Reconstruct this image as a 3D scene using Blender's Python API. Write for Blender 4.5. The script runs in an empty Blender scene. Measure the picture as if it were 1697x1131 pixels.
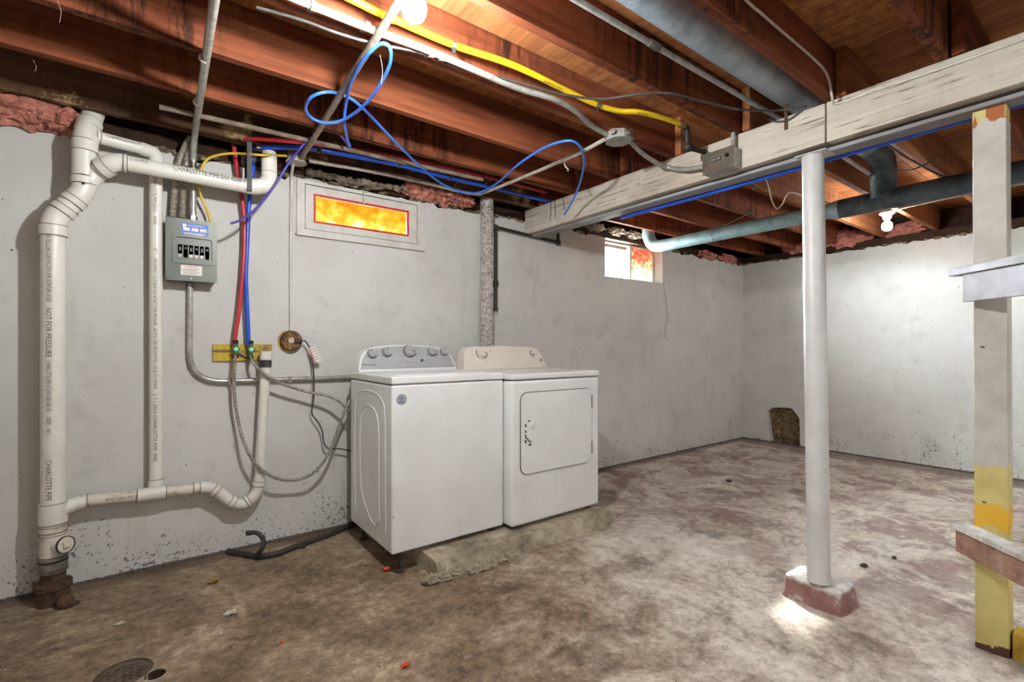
import bpy, bmesh, math, random
from mathutils import Vector, Matrix, noise
from mathutils.geometry import tessellate_polygon

random.seed(7)
sc = bpy.context.scene
COL = sc.collection

# ------------------------------------------------------------------ camera, world, sun, exposure
CAMZ = 1.15
cd = bpy.data.cameras.new('camera')
cam = bpy.data.objects.new('camera', cd); COL.objects.link(cam)
cd.sensor_width = 36.0; cd.lens = 800.0/1697.0*36.0
cd.shift_y = 9.5/1697.0
cd.clip_start = 0.02
cam.location = (0, 0, CAMZ); cam.rotation_euler = (math.radians(90), 0, -math.asin(0.6))
sc.camera = cam

w = bpy.data.worlds.new('world'); sc.world = w; w.use_nodes = True
bg = w.node_tree.nodes['Background']
bg.inputs[1].default_value = 1.0
wt = w.node_tree; wc = wt.nodes.new('ShaderNodeTexCoord'); wsep = wt.nodes.new('ShaderNodeSeparateXYZ'); wr = wt.nodes.new('ShaderNodeValToRGB')
wsc = wt.nodes.new('ShaderNodeVectorMath'); wsc.operation = 'SCALE'; wsc.inputs['Scale'].default_value = 340.0
wr.color_ramp.elements[0].position = 0.0; wr.color_ramp.elements[0].color = (.10, .10, .09, 1)      # ground below the horizon
wr.color_ramp.elements[1].position = .03; wr.color_ramp.elements[1].color = (.84, .92, 1.0, 1)      # hazy bright sky
wt.links.new(wc.outputs['Generated'], wsep.inputs[0]); wt.links.new(wsep.outputs['Z'], wr.inputs[0])
wt.links.new(wr.outputs[0], wsc.inputs[0]); wt.links.new(wsc.outputs[0], bg.inputs[0])

SUN_DIR = Vector((-1.40, -2.30, -1.98)).normalized()
sl = bpy.data.lights.new('sun', 'SUN'); so = bpy.data.objects.new('sun', sl); COL.objects.link(so)
sl.energy = 7.0; sl.angle = math.radians(1.5); sl.color = (1, 0.97, 0.92)
so.rotation_euler = SUN_DIR.to_track_quat('-Z', 'Y').to_euler(); so.location = (8, 9, 8)

BULB = 900.0; FILL_TUBE = 62.0
sc.view_settings.view_transform = 'Standard'
sc.view_settings.look = 'None'
sc.view_settings.gamma = 1.0
sc.view_settings.use_curve_mapping = False
sc.view_settings.exposure = 0.94

# ------------------------------------------------------------------ room measures (metres)
D = 3.11            # face of the window wall
XR = 5.956          # face of the far wall
HW = 2.176          # top of the walls
JB = 2.265          # underside of the joists
JT = 2.485          # underside of the plywood
XB0, XB1 = 2.46, 2.60   # main beam
XL, YF = -1.7, -2.4     # walls behind the camera

def ray(px, py):
    d = (px-848.5)/800.0
    return Vector((.6+.8*d, .8-.6*d, (575.0-py)/800.0))
CP = Vector((0, 0, CAMZ))
def onY(px, py, y): r = ray(px, py); return CP + r*(y/r.y)
def onX(px, py, x): r = ray(px, py); return CP + r*(x/r.x)
def onZ(px, py, z): r = ray(px, py); return CP + r*((z-CAMZ)/r.z)
V = Vector

# ------------------------------------------------------------------ materials
def srgb(r, g, b):
    f = lambda c: (c/12.92 if c <= .04045 else ((c+.055)/1.055)**2.4)
    return (f(r/255), f(g/255), f(b/255), 1)

MATS = {}
class NT:
    def __init__(s, name):
        s.m = bpy.data.materials.new(name); s.m.use_nodes = True
        s.t = s.m.node_tree; s.b = s.t.nodes['Principled BSDF']; MATS[name] = s.m
        s.o = s.t.nodes['Material Output']
    def n(s, typ, **kw):
        nd = s.t.nodes.new(typ)
        for k, v in kw.items(): setattr(nd, k, v)
        return nd
    def l(s, a, b): s.t.links.new(a, b)
    def coord(s, scale=(1, 1, 1), rand=False, loc=(0, 0, 0)):
        tc = s.n('ShaderNodeTexCoord'); mp = s.n('ShaderNodeMapping')
        mp.inputs['Scale'].default_value = scale; mp.inputs['Location'].default_value = loc
        s.l(tc.outputs['Object'], mp.inputs['Vector'])
        if rand:
            oi = s.n('ShaderNodeObjectInfo'); mu = s.n('ShaderNodeVectorMath', operation='MULTIPLY')
            cx = s.n('ShaderNodeCombineXYZ')
            for i in range(3): s.l(oi.outputs['Random'], cx.inputs[i])
            s.l(cx.outputs[0], mu.inputs[0]); mu.inputs[1].default_value = (37, 91, 53)
            s.l(mu.outputs[0], mp.inputs['Location'])
        return mp.outputs[0]
    def noise(s, vec, scale, detail=6, rough=.6, dist=0):
        n = s.n('ShaderNodeTexNoise'); n.inputs['Scale'].default_value = scale
        n.inputs['Detail'].default_value = detail; n.inputs['Roughness'].default_value = rough
        n.inputs['Distortion'].default_value = dist
        s.l(vec, n.inputs['Vector']); return n.outputs['Fac']
    def ramp(s, fac, stops):
        r = s.n('ShaderNodeValToRGB'); e = r.color_ramp.elements
        while len(e) < len(stops): e.new(.5)
        for i, (p, c) in enumerate(stops): e[i].position = p; e[i].color = c if len(c) == 4 else (*c, 1)
        s.l(fac, r.inputs[0]); return r.outputs[0]
    def mix(s, fac, a, b, mode='MIX'):
        m = s.n('ShaderNodeMix', data_type='RGBA', blend_type=mode)
        for sock, v in ((m.inputs[0], fac), (m.inputs[6], a), (m.inputs[7], b)):
            if hasattr(v, 'is_linked'): s.l(v, sock)
            else: sock.default_value = v
        return m.outputs[2]
    def math(s, op, a, b=0.0, c=None):
        m = s.n('ShaderNodeMath', operation=op)
        for sock, v in zip(m.inputs, (a, b) if c is None else (a, b, c)):
            if hasattr(v, 'is_linked'): s.l(v, sock)
            else: sock.default_value = v
        return m.outputs[0]
    def bump(s, h, strength, dist=.01):
        b = s.n('ShaderNodeBump'); b.inputs['Strength'].default_value = strength; b.inputs['Distance'].default_value = dist
        s.l(h, b.inputs['Height']); s.l(b.outputs[0], s.b.inputs['Normal'])
    def fin(s, col, rough, metal=0):
        if hasattr(col, 'is_linked'): s.l(col, s.b.inputs['Base Color'])
        else: s.b.inputs['Base Color'].default_value = col
        if hasattr(rough, 'is_linked'): s.l(rough, s.b.inputs['Roughness'])
        else: s.b.inputs['Roughness'].default_value = rough
        s.b.inputs['Metallic'].default_value = metal
        return s.m
BLK, WHT = (0, 0, 0, 1), (1, 1, 1, 1)

def simple(name, c1, c2=None, rough=.5, metal=0, scale=20, lo=.4, hi=.65, stretch=(1, 1, 1), bump=0, bdist=.004, bscale=None, rand=False):
    t = NT(name); v = t.coord(stretch, rand)
    if c2 is None: c2 = tuple(x*.82 for x in c1[:3])+(1,)
    f = t.noise(v, scale)
    col = t.ramp(f, [(lo, c1), (hi, c2)])
    if bump:
        t.bump(t.noise(v, bscale or scale*2), bump, bdist)
    return t.fin(col, rough, metal)

def wood(name, c1, c2, dark, axis=0, rough=.75, stain=.5, pale=None, lines=0):
    """grain stretched along one axis; dark water stains that run down"""
    t = NT(name); sc3 = [22, 22, 22]; sc3[axis] = 1.1
    v = t.coord(tuple(sc3), True); vp = t.coord((1, 1, 1), True)
    g = t.noise(v, 1.0, 8, .65, .6)
    col = t.ramp(g, [(.30, c2), (.62, c1)])
    b = t.noise(vp, 1.7, 4)
    col = t.mix(t.ramp(b, [(.45, BLK), (.62, WHT)]), col, t.mix(1.0, col, (.72, .66, .62, 1), 'MULTIPLY'))
    sv = [16, 16, 2.2]
    d = t.noise(t.coord(tuple(sv), True), 1.3, 7, .7)
    msk = t.ramp(t.noise(t.coord((1, 1, 1), True, ), .9, 3), [(.44, BLK), (.56, WHT)])
    col = t.mix(t.math('MULTIPLY', t.math('MULTIPLY', t.ramp(d, [(.47, BLK), (.60, WHT)]), msk), stain), col, dark)
    k = t.n('ShaderNodeTexVoronoi'); k.inputs['Scale'].default_value = 2.3
    kv = t.coord((.7 if axis == 0 else 3, .7 if axis == 1 else 3, .7 if axis == 2 else 3), True); t.l(kv, k.inputs['Vector'])
    col = t.mix(t.math('MULTIPLY', t.ramp(k.outputs['Distance'], [(.04, WHT), (.09, BLK)]), .6), col, dark)
    if pale:
        p = t.noise(vp, 4.5, 8, .7)
        col = t.mix(t.ramp(p, [(.57, BLK), (.66, WHT)]), col, pale)
    if lines:
        s4 = [34, 34, 34]; s4[axis] = .8
        ln = t.noise(t.coord(tuple(s4), True), 1.0, 2, .5)
        br = t.ramp(t.noise(vp, 2.5, 4), [(.42, BLK), (.55, WHT)])
        lf = t.math('MULTIPLY', t.math('LESS_THAN', t.math('ABSOLUTE', t.math('SUBTRACT', ln, .5)), .012), br)
        col = t.mix(t.math('MULTIPLY', lf, lines), col, dark)
    t.bump(g, .35, .004); t.b.inputs['Specular IOR Level'].default_value = .12
    return t.fin(col, rough)

wood('joist_wood', srgb(140, 80, 52), srgb(92, 50, 33), srgb(34, 25, 21), stain=.85)
wood('joist_warm_wood', srgb(172, 114, 76), srgb(124, 76, 50), srgb(60, 38, 26), stain=.3)
wood('weathered_wood', srgb(104, 76, 54), srgb(66, 47, 35), srgb(34, 27, 22), pale=srgb(186, 162, 116))
wood('rim_wood', srgb(74, 52, 40), srgb(46, 34, 27), srgb(22, 18, 16))
wood('ply_wood', srgb(186, 126, 80), srgb(138, 84, 52), srgb(58, 36, 26), axis=1, stain=.45)
wood('beam_paint_wood', srgb(206, 199, 184), srgb(178, 170, 156), srgb(92, 80, 70), axis=1, stain=.10, rough=.65, lines=.7)
wood('beam_gray', srgb(158, 160, 164), srgb(142, 144, 150), srgb(92, 90, 88), axis=1, stain=.1, rough=.55, lines=.5)
wood('shelf_top_paint', srgb(212, 211, 206), srgb(186, 184, 180), srgb(90, 80, 74), axis=0, stain=.4, rough=.6)
wood('shelf_apron_paint', srgb(182, 182, 186), srgb(166, 166, 170), srgb(78, 72, 70), axis=0, stain=.15, rough=.6)
wood('shelf_apron_bare', srgb(160, 126, 108), srgb(120, 90, 76), srgb(62, 44, 36), axis=0, stain=.4, pale=srgb(182, 160, 148))
wood('plate_yellow', srgb(206, 170, 70), srgb(160, 124, 44), srgb(52, 36, 24), axis=0, stain=.6)

# white painted concrete walls: scuffs, specks and grime near the floor
def wall_mat(name):
    t = NT(name); v = t.coord()
    n1 = t.noise(v, 1.3, 5); n2 = t.noise(v, 6, 6, .65)
    col = t.ramp(n1, [(.35, srgb(208, 207, 202)), (.65, srgb(194, 192, 187))])
    col = t.mix(t.math('MULTIPLY', t.ramp(n2, [(.55, BLK), (.72, WHT)]), .35), col, srgb(160, 155, 146))
    vs = t.coord((3.2, 3.2, .5)); n3 = t.noise(vs, 1.6, 6, .7)
    col = t.mix(t.math('MULTIPLY', t.ramp(n3, [(.60, BLK), (.72, WHT)]), .32), col, srgb(168, 160, 146))
    sep = t.n('ShaderNodeSeparateXYZ'); tc = t.n('ShaderNodeTexCoord'); t.l(tc.outputs['Object'], sep.inputs[0])
    z = sep.outputs['Z']
    low = t.math('SUBTRACT', 1.0, t.math('SMOOTH_MIN', t.math('DIVIDE', z, .75), 1.0, .3))   # 1 at floor, 0 above .75 m
    low = t.math('MAXIMUM', low, 0.0)
    # dark chips
    vo = t.n('ShaderNodeTexVoronoi'); vo.inputs['Scale'].default_value = 15; vo.inputs['Randomness'].default_value = 1
    t.l(v, vo.inputs['Vector'])
    sm = t.noise(v, 3.3, 4, .6)
    thr = t.math('MULTIPLY', t.ramp(sm, [(.42, BLK), (.66, WHT)]), .085)
    chip = t.math('LESS_THAN', vo.outputs['Distance'], thr)
    # dense grime specks near the floor
    n5 = t.noise(v, 46, 4, .7); n6 = t.noise(v, 5, 5, .7)
    gr = t.math('GREATER_THAN', t.math('ADD', n5, t.math('MULTIPLY', t.math('SUBTRACT', n6, .5), .5)), t.math('SUBTRACT', .785, t.math('MULTIPLY', low, .20)))
    col = t.mix(t.math('MULTIPLY', gr, .75), col, srgb(74, 68, 58))
    col = t.mix(t.math('MULTIPLY', chip, .85), col, srgb(62, 54, 46))
    band = t.math('LESS_THAN', t.math('ADD', z, t.math('MULTIPLY', n5, .03)), .032)
    col = t.mix(t.math('MULTIPLY', band, .85), col, srgb(58, 50, 40))
    t.bump(t.math('ADD', n2, t.math('MULTIPLY', n5, .25)), .35, .012)
    t.b.inputs['Specular IOR Level'].default_value = .25
    return t.fin(col, .75)
wall_mat('wall_paint')

def floor_mat():
    t = NT('floor_concrete'); v = t.coord()
    big = t.noise(v, .9, 6, .6); mid = t.noise(t.coord(loc=(3, 7, 0)), 3.2, 12, .72, .3); fin = t.noise(t.coord(loc=(9, 1, 0)), 21, 10, .78)
    f = t.math('ADD', t.math('MULTIPLY', big, .22), t.math('ADD', t.math('MULTIPLY', mid, .38), t.math('MULTIPLY', fin, .40)))
    brown = t.ramp(f, [(.40, srgb(74, 58, 43)), (.46, srgb(116, 97, 75)), (.52, srgb(148, 129, 104)), (.59, srgb(190, 173, 148))])
    pale = t.ramp(f, [(.39, srgb(124, 104, 92)), (.455, srgb(168, 153, 139)), (.52, srgb(204, 195, 182)), (.60, srgb(226, 220, 209))])
    sep = t.n('ShaderNodeSeparateXYZ'); tc = t.n('ShaderNodeTexCoord'); t.l(tc.outputs['Object'], sep.inputs[0])
    # worn pale paint on the far side of the room, also painting in window light; bare brown concrete by the drain
    s = t.math('ADD', t.math('SUBTRACT', sep.outputs['X'], t.math('MULTIPLY', sep.outputs['Y'], .62)), t.math('MULTIPLY', t.math('SUBTRACT', mid, .5), 3.2))
    reg = t.ramp(t.math('DIVIDE', s, 4.0), [(.06, BLK), (.34, WHT)])
    col = t.mix(reg, brown, pale)
    # old red floor paint left in flakes
    rd = t.noise(t.coord(loc=(1, 4, 2)), 2.6, 12, .74, .4)
    red = t.math('MULTIPLY', t.ramp(rd, [(.485, BLK), (.55, WHT)]), t.math('MULTIPLY', t.ramp(t.math('DIVIDE', sep.outputs['X'], 6.0), [(.36, BLK), (.52, WHT)]), .66))
    col = t.mix(red, col, srgb(124, 90, 82))
    # damp dark blotches and scraped pale spots
    dk = t.noise(t.coord(loc=(5, 2, 8)), 3.4, 11, .72)
    col = t.mix(t.math('MULTIPLY', t.ramp(dk, [(.55, BLK), (.63, WHT)]), .5), col, srgb(72, 56, 43))
    wt = t.noise(t.coord(loc=(2, 6, 5)), 7, 12, .78)
    col = t.mix(t.math('MULTIPLY', t.ramp(wt, [(.60, BLK), (.66, WHT)]), .32), col, srgb(206, 198, 184))
    edge = t.math('GREATER_THAN', t.math('ADD', sep.outputs['Y'], t.math('MULTIPLY', fin, .30)), 3.18)
    edge2 = t.math('GREATER_THAN', t.math('ADD', sep.outputs['X'], t.math('MULTIPLY', fin, .9)), 6.15)
    col = t.mix(t.math('MULTIPLY', t.math('MAXIMUM', edge, edge2), .55), col, srgb(84, 62, 48))
    n9 = t.noise(v, 60, 3, .6); n10 = t.noise(v, 38, 3, .6)
    col = t.mix(t.math('MULTIPLY', t.ramp(n9, [(.66, BLK), (.70, WHT)]), .8), col, srgb(52, 42, 34))
    col = t.mix(t.math('MULTIPLY', t.ramp(n10, [(.69, BLK), (.72, WHT)]), .7), col, srgb(214, 208, 196))
    t.bump(t.math('ADD', t.math('ADD', mid, t.math('MULTIPLY', fin, .7)), t.math('MULTIPLY', n9, .25)), .55, .012)
    rgh = t.ramp(mid, [(.35, (.50,)*3), (.6, (.80,)*3)])
    return t.fin(col, rgh)
floor_mat()

def slab_mat():
    t = NT('slab_concrete'); v = t.coord()
    f = t.noise(v, 7, 9, .7)
    col = t.ramp(f, [(.34, srgb(110, 100, 84)), (.5, srgb(158, 146, 124)), (.66, srgb(192, 182, 160))])
    d = t.noise(v, 16, 8, .75)
    col = t.mix(t.math('MULTIPLY', t.ramp(d, [(.58, BLK), (.68, WHT)]), .6), col, srgb(66, 56, 44))
    t.bump(t.math('ADD', f, t.math('MULTIPLY', d, .5)), .7, .015)
    t.fin(col, .85)
slab_mat()

def post_mat():
    t = NT('post_paint'); v = t.coord()
    sep = t.n('ShaderNodeSeparateXYZ'); tc = t.n('ShaderNodeTexCoord'); t.l(tc.outputs['Object'], sep.inputs[0])
    n1 = t.noise(v, 9, 6, .65); z = t.math('ADD', sep.outputs['Z'], t.math('MULTIPLY', t.math('SUBTRACT', n1, .5), .16))
    low = t.math('LESS_THAN', z, .70); band = t.math('LESS_THAN', t.math('ABSOLUTE', t.math('SUBTRACT', z, .505)), .040)
    top = t.math('GREATER_THAN', z, 1.99)
    gr = t.ramp(n1, [(.4, srgb(196, 192, 182)), (.65, srgb(178, 174, 166))])
    yl = t.ramp(n1, [(.4, srgb(208, 194, 128)), (.65, srgb(190, 174, 104))])
    col = t.mix(t.math('MAXIMUM', low, top), gr, yl)
    col = t.mix(band, col, srgb(222, 176, 52))
    bare = t.math('MULTIPLY', t.math('GREATER_THAN', z, 1.99), t.ramp(t.noise(t.coord((9, 14, 2)), 1.4, 5, .6), [(.50, BLK), (.54, WHT)]))
    col = t.mix(bare, col, srgb(168, 92, 42))
    vo = t.n('ShaderNodeTexVoronoi'); vo.inputs['Scale'].default_value = 11; t.l(t.coord((1, 1, 1.5)), vo.inputs['Vector'])
    col = t.mix(t.math('MULTIPLY', t.math('LESS_THAN', vo.outputs['Distance'], .085), .8), col, srgb(66, 44, 30))
    foot = t.math('LESS_THAN', z, .03); col = t.mix(foot, col, srgb(84, 52, 36))
    t.bump(n1, .3, .006)
    t.fin(col, .6)
post_mat()

simple('pvc', srgb(226, 223, 213), srgb(209, 204, 192), .35, 0, 5, .45, .75)
simple('pvc_dirty', srgb(214, 206, 190), srgb(150, 132, 108), .45, 0, 22, .52, .72)
simple('joint_cement', srgb(104, 88, 84), srgb(70, 58, 52), .5, 0, 30)
simple('print_black', srgb(52, 48, 46), srgb(72, 68, 66), .6)
simple('print_blue', srgb(58, 66, 128), None, .6)
simple('print_grey', srgb(110, 110, 108), None, .6)
simple('rubber_black', srgb(44, 43, 42), srgb(62, 60, 58), .55, 0, 40)
simple('coupling_gray', srgb(128, 124, 118), srgb(84, 80, 76), .6, 0, 18)
simple('clamp_steel', srgb(150, 148, 144), srgb(96, 92, 88), .38, .9, 60)
simple('rusty_iron', srgb(98, 70, 52), srgb(56, 44, 36), .85, .2, 26, .4, .62, bump=.8, bdist=.006)
simple('black_iron', srgb(66, 60, 54), srgb(40, 36, 33), .55, .5, 50, bump=.3)
simple('emt_steel', srgb(186, 184, 176), srgb(152, 148, 138), .33, .5, 26, stretch=(1, 1, 1))
simple('old_emt', srgb(160, 150, 134), srgb(120, 108, 94), .5, .3, 30)
simple('painted_emt', srgb(190, 184, 174), srgb(160, 152, 142), .5, .1, 30)
simple('gray_emt', srgb(168, 170, 164), srgb(140, 140, 132), .42, .4, 24)
simple('flex_steel', srgb(190, 184, 170), srgb(140, 132, 118), .42, .6, 60)
simple('panel_gray', srgb(94, 99, 89), srgb(85, 89, 80), .38, .1, 6, .45, .7)
simple('panel_dark', srgb(64, 66, 62), None, .5)
simple('breaker_black', srgb(34, 33, 33), None, .4)
simple('label_blue', srgb(44, 104, 196), srgb(40, 92, 178), .45)
simple('label_white', srgb(226, 222, 212), srgb(212, 206, 196), .5)
simple('label_red', srgb(196, 60, 44), None, .5)
simple('pex_red', srgb(190, 48, 56), srgb(168, 38, 48), .35, 0, 6)
simple('pex_blue', srgb(26, 88, 206), srgb(22, 70, 178), .33, 0, 6)
simple('tube_blue', srgb(58, 120, 222), srgb(44, 96, 196), .3, 0, 9)
simple('tube_purple', srgb(54, 52, 150), srgb(96, 88, 150), .35, 0, 5)
simple('copper_ring', srgb(52, 48, 46), srgb(150, 140, 132), .35, .7, 60)
simple('brass', srgb(176, 140, 80), srgb(120, 92, 56), .38, .8, 40)
simple('green_handle', srgb(26, 128, 84), srgb(20, 104, 68), .35)
simple('cap_aqua', srgb(150, 232, 214), None, .3)
simple('braid_steel', srgb(182, 176, 166), srgb(120, 114, 106), .38, .4, 130, .45, .55, bump=.6)
simple('cable_yellow', srgb(228, 192, 52), srgb(208, 170, 40), .4)
simple('gas_yellow', srgb(236, 204, 30), srgb(220, 184, 22), .38, 0, 7)
simple('cable_black', srgb(50, 47, 45), srgb(76, 72, 68), .55, 0, 40)
simple('cable_white', srgb(212, 206, 192), srgb(184, 176, 160), .5)
simple('white_frame', srgb(208, 205, 198), srgb(192, 188, 180), .5, 0, 9, bump=.15)
simple('seam_dark', srgb(60, 56, 52), None, .8)
def appliance_mat():
    t = NT('appliance_white'); v = t.coord()
    col = t.ramp(t.noise(v, 3), [(.4, srgb(228, 229, 228)), (.65, srgb(219, 220, 218))])
    sp = t.noise(v, 55, 3, .6); dn = t.noise(v, 4, 4)
    f = t.math('GREATER_THAN', t.math('ADD', sp, t.math('MULTIPLY', t.math('SUBTRACT', dn, .5), .35)), .755)
    col = t.mix(t.math('MULTIPLY', f, .7), col, srgb(96, 86, 76))
    t.fin(col, .24)
appliance_mat()
simple('appliance_cream', srgb(218, 212, 198), srgb(210, 203, 188), .3, 0, 4)
simple('console_silver', srgb(178, 180, 180), srgb(166, 168, 168), .4, .15, 6)
simple('knob_silver', srgb(180, 180, 178), srgb(164, 164, 162), .3, .2, 12)
simple('knob_dark', srgb(84, 84, 84), None, .4)
simple('sticker_silver', srgb(176, 178, 188), srgb(160, 162, 174), .4, .3)
simple('foil', srgb(228, 226, 222), srgb(168, 162, 152), .28, .6, 55, .42, .6, bump=.9, bdist=.01)
simple('galvanised', srgb(160, 174, 184), srgb(128, 142, 152), .42, .35, 11, .4, .65, bump=.1)
simple('duct_blue_paint', srgb(146, 172, 180), srgb(112, 140, 148), .5, .1, 13, .42, .68)
simple('duct_dark', srgb(92, 106, 116), srgb(64, 76, 86), .45, .3, 11, .4, .65)
simple('pole_white', srgb(208, 208, 206), srgb(196, 196, 194), .4, 0, 7)
simple('insulation_pink', srgb(220, 150, 130), srgb(166, 96, 82), .95, 0, 24, .36, .64, bump=1.0, bdist=.02)
simple('insulation_pale', srgb(202, 184, 168), srgb(140, 120, 106), .95, 0, 24, .36, .64, bump=1.0, bdist=.02)
simple('mortar', srgb(150, 136, 112), srgb(86, 74, 60), .95, 0, 26, .36, .64, bump=1.0, bdist=.015)
simple('soil', srgb(166, 138, 96), srgb(88, 70, 48), .95, 0, 30, .36, .64, bump=1.0, bdist=.03)
simple('porcelain', srgb(224, 220, 208), None, .25)
simple('box_bronze', srgb(104, 98, 84), srgb(92, 86, 74), .38, .35, 9)
simple('plate_steel', srgb(150, 146, 140), None, .4, .5)
simple('tag_paper', srgb(232, 228, 220), srgb(220, 214, 204), .7)
simple('orange_leaf', srgb(222, 84, 44), srgb(176, 60, 34), .7, 0, 50)
simple('drain_iron', srgb(104, 90, 74), srgb(66, 56, 46), .8, .2, 30, bump=.6)
simple('dry_leaf', srgb(176, 140, 76), srgb(128, 98, 56), .8, 0, 50)
simple('dark_chip', srgb(70, 58, 48), srgb(48, 40, 34), .85, 0, 50)
simple('pale_chip', srgb(206, 200, 184), srgb(166, 156, 138), .85, 0, 50)
simple('yellow_board', srgb(206, 176, 52), srgb(132, 106, 60), .7, 0, 14, .42, .66, bump=.4)
simple('rusty_box', srgb(146, 104, 60), srgb(66, 48, 36), .75, .2, 34, .4, .62, bump=.5)
simple('outlet_ivory', srgb(214, 204, 180), None, .4)
simple('cobweb', srgb(190, 180, 165), None, .9)
simple('wood_plank_gray', srgb(132, 116, 98), srgb(96, 82, 68), .8, 0, 16)

def block_mat():
    t = NT('block_paint'); v = t.coord()
    n1 = t.noise(v, 9, 7, .7); n2 = t.noise(v, 26, 6, .7)
    sep = t.n('ShaderNodeSeparateXYZ'); tc = t.n('ShaderNodeTexCoord'); t.l(tc.outputs['Object'], sep.inputs[0])
    z = t.math('ADD', sep.outputs['Z'], t.math('MULTIPLY', t.math('SUBTRACT', n1, .5), .05))
    side = t.ramp(n1, [(.40, srgb(132, 92, 86)), (.56, srgb(156, 120, 112)), (.62, srgb(176, 172, 166))])
    topc = t.ramp(n2, [(.40, srgb(214, 212, 206)), (.62, srgb(186, 182, 176))])
    col = t.mix(t.ramp(t.math('MULTIPLY', z, 5.0), [(.38, BLK), (.46, WHT)]), side, topc)
    col = t.mix(t.math('MULTIPLY', t.ramp(n2, [(.62, BLK), (.70, WHT)]), .7), col, srgb(96, 88, 82))
    t.bump(t.math('ADD', n1, n2), .7, .012); t.fin(col, .8)
block_mat()

def emit(name, col, s):
    t = NT(name); t.t.nodes.remove(t.b); e = t.n('ShaderNodeEmission')
    e.inputs[0].default_value = col; e.inputs[1].default_value = s; t.l(e.outputs[0], t.o.inputs[0])
emit('bulb_light', (.98, .99, 1.0, 1), BULB)
emit('far_bulb_light', (.98, .99, 1.0, 1), BULB*.24)
emit('fill_tube_light', (.965, .985, 1.0, 1), FILL_TUBE)

def film(name, stops, scale, strength, zlo=None, through=0):
    """orange film on a window, daylight glowing through"""
    t = NT(name); v = t.coord(); t.t.nodes.remove(t.b)
    f = t.noise(v, scale, 7, .68)
    if zlo:
        sep = t.n('ShaderNodeSeparateXYZ'); tc = t.n('ShaderNodeTexCoord'); t.l(tc.outputs['Object'], sep.inputs[0])
        f = t.math('SUBTRACT', f, t.math('MULTIPLY', sep.outputs['Z'], zlo))
    c = t.ramp(f, stops)
    e = t.n('ShaderNodeEmission'); t.l(c, e.inputs[0]); e.inputs[1].default_value = strength
    if through:
        tr = t.n('ShaderNodeBsdfTransparent'); tr.inputs[0].default_value = (1, .82, .7, 1); mx = t.n('ShaderNodeMixShader'); mx.inputs[0].default_value = through
        t.l(e.outputs[0], mx.inputs[1]); t.l(tr.outputs[0], mx.inputs[2]); t.l(mx.outputs[0], t.o.inputs[0])
    else: t.l(e.outputs[0], t.o.inputs[0])
film('film_orange', [(.30, (.90, .16, .005)), (.50, (1, .33, .02)), (.64, (1, .55, .08)), (.76, (1, .9, .5))], 14, 1.0, 1.6)
film('film_red', [(.36, (1, .08, .04)), (.47, (1, .28, .14)), (.54, (1, .75, .25)), (.60, (1, .96, .85))], 26, .95, 1.0)
simple('painted_glow_rim', srgb(214, 52, 28), srgb(170, 36, 22), .5)  # red glow of light bleeding round the pane, painted as a rim

def glass_mat():
    t = NT('window_glass'); t.t.nodes.remove(t.b)
    tr = t.n('ShaderNodeBsdfTransparent'); tr.inputs[0].default_value = (.96, .98, .97, 1)
    gl = t.n('ShaderNodeBsdfGlossy'); gl.inputs['Roughness'].default_value = .05
    mx = t.n('ShaderNodeMixShader'); mx.inputs[0].default_value = .06; t.l(tr.outputs[0], mx.inputs[1]); t.l(gl.outputs[0], mx.inputs[2])
    t.l(mx.outputs[0], t.o.inputs[0])
glass_mat()

# ------------------------------------------------------------------ mesh builder
def catmull(pts, n=6):
    pts = [V(p) for p in pts]
    if len(pts) < 3: return pts
    P = [pts[0]*2-pts[1]] + pts + [pts[-1]*2-pts[-2]]; out = []
    for i in range(1, len(P)-2):
        a, b, c, d = P[i-1], P[i], P[i+1], P[i+2]
        for k in range(n):
            t = k/n
            out.append(.5*((2*b)+(c-a)*t+(2*a-5*b+4*c-d)*t*t+(3*b-a-3*c+d)*t**3))
    out.append(pts[-1]); return out
def fillet(pts, r, k=6):
    pts = [V(p) for p in pts]; out = [pts[0]]
    for i in range(1, len(pts)-1):
        p, a, b = pts[i], pts[i-1], pts[i+1]
        u, v = (a-p), (b-p); q = min(r, u.length*.49, v.length*.49)
        A, B = p+u.normalized()*q, p+v.normalized()*q
        for j in range(k+1):
            t = j/k; out.append(A*(1-t)**2+p*2*t*(1-t)+B*t*t)
    out.append(pts[-1]); return out
def frame(n, up=V((0, 0, 1))):
    n = V(n).normalized()
    if abs(n.dot(up)) > .98: up = V((0, 1, 0))
    u = up.cross(n).normalized(); return u, n.cross(u), n

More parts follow.
